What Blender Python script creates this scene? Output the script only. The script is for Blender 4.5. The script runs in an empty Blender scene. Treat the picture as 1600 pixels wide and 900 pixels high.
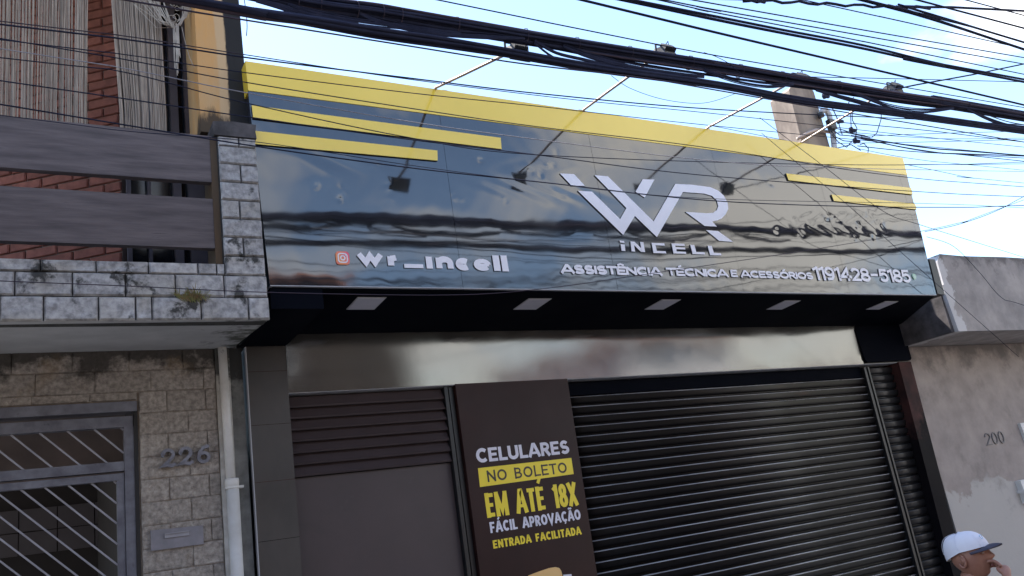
import bpy, bmesh, math, random
from mathutils import Vector, Matrix
from math import sin, cos, pi, exp, radians
random.seed(7)
scene = bpy.context.scene
COL = scene.collection

# ------------------------------------------------------------------ camera
FOC = 1312.39                                   # focal length in photo pixels (1600 wide)
ROT = [[0.86404261, -0.48176426, -0.14606013], [0.01278359, 0.31104025, -0.95031076], [0.50325634, 0.81924182, 0.2749107]]
EYE = Vector((0, -5.5, 1.6))
cam = bpy.data.cameras.new('camera'); cam_o = bpy.data.objects.new('camera', cam); COL.objects.link(cam_o)
cam.sensor_width = 36; cam.lens = FOC / 1600 * 36; cam.clip_start = .05; cam.clip_end = 2000
mw = Matrix.Identity(4)
for i in range(3):
    mw[i][0] = ROT[0][i]; mw[i][1] = -ROT[1][i]; mw[i][2] = -ROT[2][i]; mw[i][3] = EYE[i]
cam_o.matrix_world = mw
scene.camera = cam_o

# ------------------------------------------------------------------ world and sun
SUN_EL, SUN_AZ = radians(56), radians(-25)        # azimuth measured from +Y towards +X: behind the shop
world = bpy.data.worlds.new('World'); scene.world = world; world.use_nodes = True
wn = world.node_tree.nodes; wl = world.node_tree.links
bg = wn['Background']; bg.inputs[1].default_value = .115
sky = wn.new('ShaderNodeTexSky'); sky.sky_type = 'NISHITA'; sky.sun_disc = False
sky.sun_elevation = SUN_EL; sky.sun_rotation = SUN_AZ; sky.air_density = 1.0; sky.dust_density = .3; sky.ozone_density = 1.0
tc = wn.new('ShaderNodeTexCoord'); mp = wn.new('ShaderNodeMapping'); mp.inputs['Scale'].default_value = (1, 1, 2.2)
nz = wn.new('ShaderNodeTexNoise'); nz.inputs['Scale'].default_value = 2.3; nz.inputs['Detail'].default_value = 7; nz.inputs['Roughness'].default_value = .52
rp = wn.new('ShaderNodeValToRGB'); rp.color_ramp.elements[0].position = .575; rp.color_ramp.elements[1].position = .70
mx = wn.new('ShaderNodeMix'); mx.data_type = 'RGBA'; mx.inputs[7].default_value = (6.4, 6.0, 5.3, 1)
ml = wn.new('ShaderNodeMath'); ml.operation = 'MULTIPLY'; ml.inputs[1].default_value = .85
wl.new(tc.outputs['Generated'], mp.inputs[0]); wl.new(mp.outputs[0], nz.inputs['Vector']); sx = wn.new('ShaderNodeSeparateXYZ'); wl.new(tc.outputs['Generated'], sx.inputs[0])
mb_ = wn.new('ShaderNodeMath'); mb_.operation = 'MULTIPLY_ADD'; mb_.inputs[1].default_value = -.10; wl.new(sx.outputs[1], mb_.inputs[0]); wl.new(nz.outputs[0], mb_.inputs[2])
mc_ = wn.new('ShaderNodeMath'); mc_.operation = 'MULTIPLY_ADD'; mc_.inputs[1].default_value = .09; wl.new(sx.outputs[0], mc_.inputs[0]); wl.new(mb_.outputs[0], mc_.inputs[2])
wl.new(mc_.outputs[0], rp.inputs[0])      # more cloud towards the street side, as the black panels mirror it
wl.new(rp.outputs[0], ml.inputs[0]); wl.new(ml.outputs[0], mx.inputs[0]); wl.new(sky.outputs[0], mx.inputs[6]); wl.new(mx.outputs[2], bg.inputs[0])
sun = bpy.data.lights.new('sun', 'SUN'); sun.energy = 4.2; sun.angle = radians(.5); sun.color = (1, .93, .84)
sun_o = bpy.data.objects.new('sun', sun); COL.objects.link(sun_o)
sd = Vector((cos(SUN_EL) * sin(SUN_AZ), cos(SUN_EL) * cos(SUN_AZ), sin(SUN_EL)))
sun_o.rotation_euler = sd.to_track_quat('Z', 'Y').to_euler(); sun_o.location = sd * 30
scene.view_settings.view_transform = 'Standard'; scene.view_settings.look = 'None'
scene.view_settings.exposure = 1.95; scene.view_settings.gamma = 1

# ------------------------------------------------------------------ helpers
def ray(px, py):
    v = ((px - 800) / FOC, (py - 450) / FOC, 1)
    return Vector([sum(ROT[k][i] * v[k] for k in range(3)) for i in range(3)])
def at(px, py, Y=0.0):                           # point of the vertical street-parallel plane Y seen at a photo pixel
    d = ray(px, py); return EYE + d * ((Y - EYE.y) / d.y)
def ax(px, py, Y=0.0): return at(px, py, Y).x
def az(px, py, Y=0.0): return at(px, py, Y).z

ORG = {}
class MB:
    def __init__(s): s.v = []; s.f = []; s.m = []; s.smooth = False
    def add(s, vs, fs, mi=0):
        n = len(s.v); s.v += [tuple(v) for v in vs]; s.f += [tuple(i + n for i in f) for f in fs]; s.m += [mi] * len(fs); return s
    def box(s, x0, x1, y0, y1, z0, z1, mi=0):
        vs = [(x, y, z) for z in (z0, z1) for y in (y0, y1) for x in (x0, x1)]
        return s.add(vs, [(0, 2, 3, 1), (4, 5, 7, 6), (0, 1, 5, 4), (2, 6, 7, 3), (0, 4, 6, 2), (1, 3, 7, 5)], mi)
    def prism(s, poly, y0, y1, mi=0, side=None):      # poly of (x,z), front at y0 facing the street, back at y1
        a = sum(poly[i][0] * poly[(i + 1) % len(poly)][1] - poly[(i + 1) % len(poly)][0] * poly[i][1] for i in range(len(poly)))
        if a < 0: poly = poly[::-1]
        n = len(poly); side = mi if side is None else side
        s.add([(x, y0, z) for x, z in poly] + [(x, y1, z) for x, z in poly], [tuple(range(n)), tuple(range(2 * n - 1, n - 1, -1))], mi)
        b = len(s.v) - 2 * n
        for i in range(n):
            j = (i + 1) % n; s.f.append((b + i, b + n + i, b + n + j, b + j)); s.m.append(side)
        return s
    def bar(s, a, b, w, h=None, up=(0, 0, 1), mi=0):
        a = Vector(a); b = Vector(b); h = h or w; d = (b - a).normalized(); up = Vector(up)
        if abs(d.dot(up)) > .98: up = Vector((1, 0, 0))
        r = d.cross(up).normalized(); u = r.cross(d)
        vs = [p + r * (i * w / 2) + u * (j * h / 2) for p in (a, b) for i, j in ((-1, -1), (1, -1), (1, 1), (-1, 1))]
        return s.add(vs, [(0, 1, 2, 3), (7, 6, 5, 4), (0, 4, 5, 1), (1, 5, 6, 2), (2, 6, 7, 3), (3, 7, 4, 0)], mi)
    def tube(s, pts, r, n=6, mi=0, caps=True):
        pts = [Vector(p) for p in pts]; rs = r if isinstance(r, (list, tuple)) else [r] * len(pts)
        b = len(s.v); u = None
        for i, p in enumerate(pts):
            d = (pts[min(i + 1, len(pts) - 1)] - pts[max(i - 1, 0)]).normalized()
            if u is None:
                u = d.cross(Vector((0, 0, 1)) if abs(d.z) < .95 else Vector((1, 0, 0))).normalized()
            else: u = (u - d * u.dot(d)).normalized()
            w = d.cross(u)
            for k in range(n):
                t = 2 * pi * k / n; s.v.append(tuple(p + (u * cos(t) + w * sin(t)) * rs[i]))
        for i in range(len(pts) - 1):
            for k in range(n):
                k2 = (k + 1) % n; s.f.append((b + i * n + k, b + i * n + k2, b + (i + 1) * n + k2, b + (i + 1) * n + k)); s.m.append(mi)
        if caps:
            s.f.append(tuple(b + k for k in range(n))[::-1]); s.m.append(mi); e = b + (len(pts) - 1) * n
            s.f.append(tuple(e + k for k in range(n))); s.m.append(mi)
        return s
    def lathe(s, prof, c, n=16, axis='Z', mi=0):      # prof of (r,h)
        b = len(s.v); c = Vector(c)
        for r, h in prof:
            for k in range(n):
                t = 2 * pi * k / n; q = (r * cos(t), r * sin(t), h)
                s.v.append(tuple(c + Vector(q if axis == 'Z' else (q[0], q[2], q[1]) if axis == 'Y' else (q[2], q[0], q[1]))))
        for i in range(len(prof) - 1):
            for k in range(n):
                k2 = (k + 1) % n; s.f.append((b + i * n + k, b + i * n + k2, b + (i + 1) * n + k2, b + (i + 1) * n + k)); s.m.append(mi)
        return s

def build(name, mb, mat, parent=None, smooth=False):
    me = bpy.data.meshes.new(name); o0 = ORG.get(parent.name, Vector((0, 0, 0))) if parent else Vector((0, 0, 0))
    me.from_pydata([tuple(Vector(v) - o0) for v in mb.v], [], mb.f)
    for m in (mat if isinstance(mat, (list, tuple)) else [mat]): me.materials.append(m)
    for p, mi in zip(me.polygons, mb.m): p.material_index = mi; p.use_smooth = smooth
    o = bpy.data.objects.new(name, me); COL.objects.link(o)
    if parent: o.parent = parent
    ORG[o.name] = o0
    return o
def mesh_part(name, me, loc, parent, scale=(1, 1, 1), rot=(0, 0, 0)):    # shares mesh data between alike pieces
    o = bpy.data.objects.new(name, me); COL.objects.link(o); o.parent = parent
    o0 = ORG.get(parent.name, Vector((0, 0, 0))) if parent else Vector((0, 0, 0))
    o.location = Vector(loc) - o0; o.scale = scale; o.rotation_euler = rot; ORG[o.name] = o0 + o.location; return o
def tag(o, label, cat, group=None):
    o['label'] = label; o['category'] = cat
    if group: o['group'] = group
    return o
def thing(name, label, cat, loc, group=None):
    o = bpy.data.objects.new(name, None); o.empty_display_size = .1; COL.objects.link(o); o.location = loc; ORG[o.name] = Vector(loc)
    return tag(o, label, cat, group)
def structure(o): o['kind'] = 'structure'; return o
def lab(o, t): o['label'] = t; return o

def mat(name, c1, c2=None, scale=6, stretch=(1, 1, 1), rough=.6, metal=0, ior=1.5, bump=0, bscale=None, stains=(), rnd=0, coat=0, lo=.35, hi=.65, detail=6, rough2=None, emit=None):
    m = bpy.data.materials.new(name); m.use_nodes = True; N = m.node_tree.nodes; L = m.node_tree.links; b = N['Principled BSDF']
    b.inputs['Roughness'].default_value = rough; b.inputs['Metallic'].default_value = metal; b.inputs['IOR'].default_value = ior
    if coat: b.inputs['Coat Weight'].default_value = coat; b.inputs['Coat Roughness'].default_value = .04
    geo = N.new('ShaderNodeNewGeometry'); mpn = N.new('ShaderNodeMapping'); mpn.inputs['Scale'].default_value = stretch
    L.new(geo.outputs['Position'], mpn.inputs[0])
    def noise(sc, det=detail, r=.6):
        n = N.new('ShaderNodeTexNoise'); n.inputs['Scale'].default_value = sc; n.inputs['Detail'].default_value = det; n.inputs['Roughness'].default_value = r
        L.new(mpn.outputs[0], n.inputs['Vector']); return n
    c2 = c2 or tuple(x * .85 for x in c1)
    n1 = noise(scale); r = N.new('ShaderNodeValToRGB'); r.color_ramp.elements[0].position = lo; r.color_ramp.elements[1].position = hi
    r.color_ramp.elements[0].color = (*c2, 1); r.color_ramp.elements[1].color = (*c1, 1); L.new(n1.outputs[0], r.inputs[0]); col = r.outputs[0]
    if rough2 is not None:
        mr = N.new('ShaderNodeMapRange'); mr.inputs[1].default_value = .3; mr.inputs[2].default_value = .7; mr.inputs[3].default_value = rough; mr.inputs[4].default_value = rough2
        L.new(noise(scale * .7).outputs[0], mr.inputs[0]); L.new(mr.outputs[0], b.inputs['Roughness'])
    if rnd:
        oi = N.new('ShaderNodeObjectInfo'); mr = N.new('ShaderNodeMapRange'); mr.inputs[3].default_value = 1 - rnd; mr.inputs[4].default_value = 1 + rnd
        L.new(oi.outputs['Random'], mr.inputs[0]); mm = N.new('ShaderNodeVectorMath'); mm.operation = 'SCALE'
        L.new(col, mm.inputs[0]); L.new(mr.outputs[0], mm.inputs['Scale']); col = mm.outputs[0]
    sep = None
    for st in stains:         # (colour, noise scale, threshold lo, hi, strength, axis or None, from, to)
        c, sc, l0, h0, stg = st[:5]
        n = noise(sc, 8, .65); fac = n.outputs[0]
        if len(st) > 5:
            if sep is None: sep = N.new('ShaderNodeSeparateXYZ'); L.new(geo.outputs['Position'], sep.inputs[0])
            mr = N.new('ShaderNodeMapRange'); mr.inputs[1].default_value = st[6]; mr.inputs[2].default_value = st[7]
            am = st[8] if len(st) > 8 else .35; mr.inputs[3].default_value = -am; mr.inputs[4].default_value = am
            L.new(sep.outputs[st[5]], mr.inputs[0]); ad = N.new('ShaderNodeMath'); ad.operation = 'ADD'
            L.new(fac, ad.inputs[0]); L.new(mr.outputs[0], ad.inputs[1]); fac = ad.outputs[0]
        mr = N.new('ShaderNodeMapRange'); mr.inputs[1].default_value = l0; mr.inputs[2].default_value = h0; mr.inputs[4].default_value = stg
        L.new(fac, mr.inputs[0]); mxn = N.new('ShaderNodeMix'); mxn.data_type = 'RGBA'; mxn.inputs[7].default_value = (*c, 1)
        L.new(mr.outputs[0], mxn.inputs[0]); L.new(col, mxn.inputs[6]); col = mxn.outputs[2]
    L.new(col, b.inputs['Base Color'])
    if bump:
        bn = noise(bscale or scale * 4, 8, .7); bp = N.new('ShaderNodeBump'); bp.inputs['Strength'].default_value = 1; bp.inputs['Distance'].default_value = bump
        L.new(bn.outputs[0], bp.inputs['Height']); L.new(bp.outputs[0], b.inputs['Normal'])
    if emit: b.inputs['Emission Color'].default_value = (*emit, 1); b.inputs['Emission Strength'].default_value = 1
    return m

M = dict(
    mirror=mat('black_mirror_panel', (.010, .011, .014), (.018, .018, .020), 3, stains=(((.05, .048, .045), 14, .62, .8, .5),), rough=.035, rough2=.08, ior=2.05),
    lintel=mat('glossy_black_composite', (.016, .016, .018), (.03, .028, .026), 4, stains=(((.09, .085, .08), 9, .64, .78, .6),), bump=.0002, bscale=8, rough=.07, rough2=.15, ior=2.2),
    yellow=mat('yellow_gloss_vinyl', (.84, .60, .06), (.81, .57, .055), 2, rough=.25, coat=.6),
    white=mat('white_acrylic', (.80, .79, .86), (.76, .75, .82), 5, rough=.45),
    dark_edge=mat('black_foam_edge', (.012, .013, .022), rough=.6),
    soffit=mat('dark_reflection_sheet', (.003, .004, .008), (.004, .005, .009), 3, rough=.6, rough2=.7, ior=1.08),
    lamp_panel=mat('frosted_light_panel', (.55, .54, .62), (.5, .5, .58), 9, rough=.5),
    pillar=mat('dark_glossy_stone', (.052, .043, .039), (.028, .024, .023), 3, rough=.30, rough2=.5, ior=1.6, stretch=(1, 1, .5)),
    pillar_red=mat('dark_red_brown_stone', (.075, .032, .030), (.030, .018, .019), 5, rough=.45, rough2=.55, ior=1.12, stains=(((.006, .006, .008), 3, .45, .6, .95, 2, 2.5, 1.7),)),
    door=mat('brown_grey_painted_steel', (.064, .045, .047), (.052, .037, .039), 2, rough=.40, rough2=.55, bump=.0006, bscale=3, stains=(((.11, .095, .095), 7, .64, .8, .5), ((.03, .024, .025), 1.5, .58, .75, .6))),
    poster=mat('dark_brown_vinyl_print', (.032, .0125, .012), (.022, .009, .009), 2, rough=.30, rough2=.5, ior=1.3, bump=.0006, bscale=2.5),
    print_white=mat('white_print', (.74, .72, .82), rough=.4), print_yellow=mat('yellow_print', (.88, .68, .03), (.85, .65, .03), rough=.4),
    print_dark=mat('dark_print', (.03, .016, .014), rough=.4), print_orange=mat('light_orange_print', (.80, .50, .20), (.75, .45, .16), rough=.4),
    slat=mat('dark_painted_slat', (.010, .008, .0085), (.006, .005, .0055), 7, rough=.32, rough2=.45, ior=1.3, stretch=(.3, 1, 1), stains=(((.10, .025, .022), 2.2, .66, .74, .35),)),
    slat_edge=mat('slat_lip_highlight', (.42, .41, .43), (.20, .19, .20), 9, rough=.2, rough2=.32, ior=1.9, stretch=(.25, 1, 1)),  # thin sky highlight along each slat lip, put into the colour
    slat_dark=mat('shaded_slat', (.010, .010, .012), (.008, .008, .010), 7, rough=.4, rough2=.5),  # no bright lip: shade on the narrow section is put into the colour
    black=mat('black_steel', (.010, .010, .012), rough=.4),
    stone=mat('grey_split_stone', (.46, .45, .455), (.20, .195, .20), 24, bump=.008, bscale=26, rough=.85, rnd=.15, stains=(((.30, .27, .22), 3, .5, .65, .5), ((.015, .015, .014), 6.5, .575, .64, .9), ((.02, .02, .018), 6, .60, .72, .85, 2, 3.4, 4.5))),
    mortar=mat('dark_mouldy_mortar', (.05, .05, .05), (.02, .02, .02), 20, rough=.95),
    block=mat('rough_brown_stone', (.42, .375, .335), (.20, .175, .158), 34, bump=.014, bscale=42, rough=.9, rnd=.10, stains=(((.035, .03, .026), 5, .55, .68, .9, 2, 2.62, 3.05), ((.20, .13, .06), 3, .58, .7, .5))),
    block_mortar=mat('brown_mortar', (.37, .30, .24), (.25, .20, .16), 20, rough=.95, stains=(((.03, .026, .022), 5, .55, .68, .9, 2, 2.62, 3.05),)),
    slab=mat('grey_plaster', (.42, .42, .43), (.34, .34, .35), 4, rough=.9, bump=.002, stains=(((.04, .045, .03), 7, .66, .8, .9, 0, .2, 1.35), ((.10, .10, .09), 3, .62, .75, .6))),
    orange=mat('orange_painted_plaster', (.58, .29, .085), (.50, .33, .17), 5, stretch=(1, 1, .3), rough=.85, bump=.002, stains=(((.52, .37, .22), 5, .5, .62, .8, 0, .93, 1.10, .9), ((.012, .011, .012), 5, .46, .56, 1.0, 0, .99, 1.16, .9), ((.02, .018, .016), 7, .55, .7, .9, 2, 4.5, 4.05, .5))),
    plank=mat('weathered_brown_board', (.125, .102, .106), (.062, .050, .053), 5, stretch=(.5, 3, 5), rough=.7, bump=.0015, bscale=16, rnd=.12, stains=(((.012, .011, .011), 5, .62, .72, .9),)),
    brick=mat('red_brick', (.36, .135, .10), (.24, .09, .07), 14, rough=.9, bump=.002, rnd=.16),
    brick_mortar=mat('pale_mortar', (.28, .21, .18), (.20, .14, .12), 22, rough=.95),
    string=mat('beige_string', (.40, .335, .28), (.24, .20, .17), 12, stretch=(6, 6, .5), rough=.9, rnd=.1),
    knot=mat('off_white_string', (.52, .48, .43), (.40, .36, .32), 20, rough=.9),
    win_frame=mat('purple_grey_window_frame', (.15, .13, .15), (.11, .095, .115), 6, rough=.5),
    glass=mat('dark_window_glass', (.010, .011, .016), rough=.12, ior=1.5),
    gate=mat('blue_grey_painted_steel', (.185, .19, .225), (.10, .10, .125), 9, rough=.42, metal=.2, bump=.0008, stains=(((.03, .03, .035), 12, .62, .72, .8),)),
    gate_bar=mat('light_grey_painted_bar', (.34, .34, .38), (.26, .26, .30), 9, rough=.4, metal=.2),
    pipe=mat('white_pvc', (.66, .65, .64), (.56, .54, .52), 8, rough=.45, stains=(((.05, .045, .04), 9, .64, .74, .8),)),
    oldwhite=mat('flaking_white_paint', (.60, .58, .55), (.42, .40, .37), 12, rough=.8, bump=.002, stains=(((.03, .03, .028), 6, .55, .66, .9, 2, 2.3, 3.1),)),
    mould=mat('mouldy_grey_plaster', (.21, .21, .20), (.10, .10, .095), 9, rough=.9, stains=(((.02, .02, .02), 6, .52, .66, .9, 2, 2.2, 3.0),)),
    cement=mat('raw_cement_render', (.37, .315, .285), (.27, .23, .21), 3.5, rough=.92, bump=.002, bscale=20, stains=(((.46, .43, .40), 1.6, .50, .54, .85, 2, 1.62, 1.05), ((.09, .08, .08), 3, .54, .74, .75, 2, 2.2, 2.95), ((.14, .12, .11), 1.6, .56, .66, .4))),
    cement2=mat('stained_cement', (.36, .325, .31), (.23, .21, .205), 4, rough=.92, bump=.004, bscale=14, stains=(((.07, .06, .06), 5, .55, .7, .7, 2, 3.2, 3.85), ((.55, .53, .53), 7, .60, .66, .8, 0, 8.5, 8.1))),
    cement3=mat('dark_damp_cement', (.10, .09, .095), (.035, .032, .034), 6, rough=.92, bump=.004, bscale=14),
    lightwall=mat('pale_paint', (.72, .71, .70), (.64, .62, .60), 6, rough=.7),
    polec=mat('brown_concrete', (.29, .235, .195), (.16, .125, .105), 5, rough=.9, bump=.002, stretch=(1, 1, .4), stains=(((.10, .075, .06), 3, .6, .75, .7),)),
    greypvc=mat('grey_conduit', (.42, .42, .45), (.34, .34, .37), 8, rough=.5),
    cable=mat('black_cable_sheath', (.018, .020, .038), (.028, .031, .056), 9, rough=.85, ior=1.15),
    cable2=mat('purple_grey_cable', (.06, .045, .062), (.045, .036, .05), 9, rough=.8, ior=1.2),
    cable3=mat('pale_grey_cable', (.30, .29, .32), (.24, .23, .26), 9, rough=.8),
    arm=mat('galvanised_arm', (.42, .34, .30), (.34, .27, .24), 9, rough=.45, metal=.3),
    lampb=mat('black_floodlight', (.02, .02, .024), rough=.45),
    lampglass=mat('floodlight_glass', (.30, .28, .24), rough=.15),
    pale_digits=mat('weathered_number', (.21, .19, .185), (.16, .145, .14), 20, rough=.7),
    digits=mat('grey_metal_digits', (.24, .24, .28), (.15, .15, .18), 20, rough=.45, metal=.4),
    box=mat('grey_letterbox', (.24, .23, .26), (.17, .165, .185), 10, rough=.5, metal=.2),
    skin=mat('brown_skin', (.36, .165, .11), (.29, .125, .085), 14, rough=.5, bump=.0006, bscale=120),
    cap=mat('white_cap_cloth', (.74, .71, .76), (.70, .67, .72), 12, rough=.85, bump=.0005, bscale=200),
    brim=mat('dark_brim_cloth', (.055, .05, .075), rough=.85), emb=mat('pale_blue_embroidery', (.40, .60, .80), rough=.7),
    hair=mat('black_hair', (.012, .010, .010), rough=.7), eye=mat('eye_white', (.60, .55, .52), rough=.3), lip=mat('brown_lip', (.26, .10, .085), rough=.45),
    shirt=mat('dark_shirt', (.03, .035, .05), rough=.9), jeans=mat('dark_jeans', (.03, .04, .07), rough=.9), shoe=mat('black_shoe', (.015, .015, .015), rough=.6),
    asphalt=mat('asphalt', (.055, .054, .053), (.04, .04, .04), 20, rough=.95, bump=.004), concrete=mat('pavement_concrete', (.30, .29, .27), (.20, .19, .18), 3, rough=.9, bump=.003),
    earth=mat('town_ground', (.16, .14, .12), (.10, .09, .08), .3, rough=.95),
    darkplaster=mat('dark_brown_plaster', (.060, .046, .038), (.035, .028, .024), 1.5, rough=.9),
    plaster=mat('ochre_plaster', (.34, .24, .17), (.26, .18, .13), 2, rough=.9), tile=mat('terracotta', (.36, .15, .09), (.25, .10, .06), 6, rough=.85),
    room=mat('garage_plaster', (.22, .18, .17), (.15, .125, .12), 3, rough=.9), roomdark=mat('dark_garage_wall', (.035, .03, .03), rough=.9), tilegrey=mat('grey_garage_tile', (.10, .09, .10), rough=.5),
    leaf=mat('dry_green_grass', (.20, .24, .09), (.26, .17, .09), 40, rough=.8), icon_pink=mat('pink_icon', (.80, .10, .18), (.82, .32, .12), 18, rough=.4),
    icon_green=mat('pale_green_icon', (.45, .68, .52), rough=.4), logo_green=mat('dark_green_print', (.02, .06, .05), rough=.35),
)

# ------------------------------------------------------------------ ground, street
def gz(x): return -.05 - .066 * max(min(x, 60), -60)
def sheet(name, xs, y0, y1, dz, m, zb=None):
    mb = MB(); vs = []; fs = []
    for i, x in enumerate(xs):
        vs += [(x, y0, gz(x) + dz), (x, y1, gz(x) + dz)]
        if i: a = 2 * i; fs.append((a - 2, a, a + 1, a - 1))
    mb.add(vs, fs)
    if zb is not None:      # kerb face
        n = len(vs); v2 = []; f2 = []
        for i, x in enumerate(xs):
            yk = y0 if zb < 0 else y1
            v2 += [(x, yk, gz(x) + dz), (x, yk, gz(x) - .05)]
            if i: a = 2 * i; f2.append((a - 2, a - 1, a + 1, a) if zb < 0 else (a - 2, a, a + 1, a - 1))
        mb.add(v2, f2)
    return structure(build(name, mb, m))
XS = [-600, -60, 0, 60, 600]
sheet('ground', XS, -600, 600, -.02, M['earth'])
sheet('road', [-60, 0, 60], -8.2, -2.1, -.008, M['asphalt'])
sheet('pavement', [-60, 0, 60], -2.1, 6, .12, M['concrete'], -1)
sheet('far_pavement', [-60, 0, 60], -14, -8.2, .12, M['concrete'], 1)

# ------------------------------------------------------------------ shop building
shop = thing('shop_building', 'dark shop building with glossy black front between the stone house and the cement house', 'building', (4.7, 0, 0))
L_, R_ = 1.21, 8.12
mb = MB().box(L_ + .06, R_ - .02, .25, 6, -.6, 3.35); build('wall', mb, M['cement3'], shop)
mb = MB().box(L_ + .06, R_ - .02, -.25, 6, 3.35, 3.42); build('roof', mb, M['cement3'], shop)
mb = MB().box(1.268, 1.524, -.035, .3, -.5, 3.0); pl = build('pillar', mb, M['pillar'], shop)
for z in (2.83, 2.48, 2.12, 1.76):
    build('joint', MB().box(1.266, 1.526, -.0355, -.034, z, z + .003), M['pillar_red'], pl)
build('edge_trim', MB().box(1.262, 1.268, -.037, .0, -.5, 3.0), M['greypvc'], pl)
mb = MB().prism([(7.895, 2.684), (8.10, 2.682), (8.03, .9), (8.0, -.6), (7.80, -.6), (7.83, .9)], -.03, .3); build('pillar', mb, M['pillar_red'], shop)
def wavy_panel(name, x0, x1, z0, z1, Y, m, parent, fn, st=.02, th=.012, xl=None):
    nx = max(2, int((x1 - x0) / st)); nzn = max(2, int((z1 - z0) / st)); mb = MB(); vs = []; fs = []
    for j in range(nzn + 1):
        z = z0 + (z1 - z0) * j / nzn
        for i in range(nx + 1):
            a, b = (x0, x1) if xl is None else xl((z - z0) / (z1 - z0))
            x = a + (b - a) * i / nx
            vs.append((x, Y + fn(x, z), z))
    for j in range(nzn):
        for i in range(nx):
            a = j * (nx + 1) + i; fs.append((a, a + 1, a + nx + 2, a + nx + 1))
    mb.add(vs, fs)
    per = [i for i in range(nx + 1)] + [j * (nx + 1) + nx for j in range(1, nzn + 1)] + [nzn * (nx + 1) + i for i in range(nx - 1, -1, -1)] + [j * (nx + 1) for j in range(nzn - 1, 0, -1)]
    b0 = len(mb.v); mb.v += [vs[p] for p in per]; b = len(mb.v); mb.v += [(vs[p][0], Y + th, vs[p][2]) for p in per]
    for k in range(len(per)):
        k2 = (k + 1) % len(per); mb.f.append((b0 + k, b + k, b + k2, b0 + k2)); mb.m.append(0)
    o = build(name, mb, m, parent)
    for p in o.data.polygons[:len(fs)]: p.use_smooth = True
    return o
def lint(x, z): return -.05 * (z - 2.686) + .0005 * sin(x * 3.1 + 1) + .0002 * sin(x * 9 + z * 14) + .0003 * sin(z * 9 + x * 1.7) - .0015 * exp(-((x - 7.2) ** 2) / .08)
for a, b in ((1.53, 7.36),):
    wavy_panel('lintel_panel', a, b, 2.686, 3.083, -.012, M['lintel'], shop, lint, .04)
mb = MB().prism([(7.33, 3.04), (7.36, 3.083), (8.12, 3.083), (8.12, 2.72), (8.10, 2.70), (7.40, 2.70), (7.37, 2.73)], -.036, .2)
build('dark_reflection_panel', mb, M['soffit'], shop)  # dark mirror reflection at the beam's right end, built as a matte sheet
build('lintel_edge', MB().box(1.53, 8.1, -.013, .2, 2.681, 2.6845), M['greypvc'], shop)
build('lintel_core', MB().box(1.53, 8.1, .004, .25, 2.686, 3.08), M['black'], shop)
# soffit under the sign, sloping a little to the back
mb = MB().add([(1.24, -.88, 3.13), (7.47, -.88, 3.13), (R_, .0, 3.085), (1.24, .0, 3.085), (1.24, -.88, 3.16), (7.47, -.88, 3.16), (R_, .0, 3.12), (1.24, .0, 3.12)],
              [(0, 3, 2, 1), (4, 5, 6, 7), (0, 1, 5, 4), (2, 3, 7, 6), (0, 4, 7, 3), (1, 2, 6, 5)])
build('soffit', mb, M['soffit'], shop)
mb = MB().box(1.225, 1.532, -.885, -.04, 3.003, 3.128); build('side_return', mb, M['soffit'], shop)

# ceiling lights
for i, (x, w) in enumerate(zip((1.895, 3.14, 4.34, 5.69, 7.02), ('nearest the stone house, leftmost of the five', 'second from the stone house', 'below the white logo, middle of the five', 'fourth from the stone house', 'nearest the cement house, rightmost of the five'))):
    t = thing('ceiling_light', 'flat square light panel in the black soffit, ' + w, 'ceiling light', (x, -.62, 3.12), 'square lights in the black soffit')
    zf = lambda y: 3.13 - (y + .88) * .0511
    def slope(x0, x1, y0, y1, d0, d1, mi=0):
        vs = [(xx, yy, zf(yy) - d) for d in (d0, d1) for yy in (y0, y1) for xx in (x0, x1)]
        return MB().add(vs, [(0, 2, 3, 1)[::-1], (4, 5, 7, 6)[::-1], (0, 1, 5, 4)[::-1], (2, 6, 7, 3)[::-1], (0, 4, 6, 2)[::-1], (1, 3, 7, 5)[::-1]])
    build('frame', slope(x - .096, x + .096, -.742, -.518, .0, .003), M['greypvc'], t)
    build('diffuser', slope(x - .088, x + .088, -.734, -.526, .0035, .006), M['lamp_panel'], t)

# ------------------------------------------------------------------ shop sign
SY = -.90
sign = thing('shop_sign', 'long glossy black shop sign with yellow stripes and raised white lettering', 'sign', (4.35, SY, 3.14))
dents = []
for px, py, d, s in ((590, 262, 3, 20), (600, 292, -4, 24), (655, 258, 2.5, 18), (500, 290, 2.5, 18), (528, 312, 4, 15), (545, 300, -3, 22), (610, 312, 2, 12), (650, 268, -2, 26),
                     (755, 252, 3, 16), (708, 302, -3, 18), (716, 310, 3, 12), (870, 238, 3, 16), (858, 258, -3.5, 17), (846, 272, 3, 15), (788, 312, 2.5, 16), (876, 300, -2, 22), (830, 262, 2, 20),
                     (1205, 290, 3, 20), (1240, 342, -4, 26), (1262, 345, 3.5, 24), (1290, 338, -4, 26), (1250, 366, 3, 22), (1330, 325, 4, 24), (1352, 332, -4, 24), (1340, 352, 3.5, 24), (1378, 350, -4, 22), (1366, 372, 3, 22), (1330, 372, -3, 22), (1306, 350, 3, 20), (1210, 362, 2, 20), (1275, 318, 2.5, 24), (1226, 322, -2.5, 22)):
    p = at(px, py, SY)
    for q in range(2): dents.append((p.x + random.gauss(0, .018), p.z + random.gauss(0, .012), d * .00016 * random.choice((1, 1, -.7)), s * .00125 * random.uniform(.6, 1.3), random.uniform(0, pi), random.uniform(.5, 1)))
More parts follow.
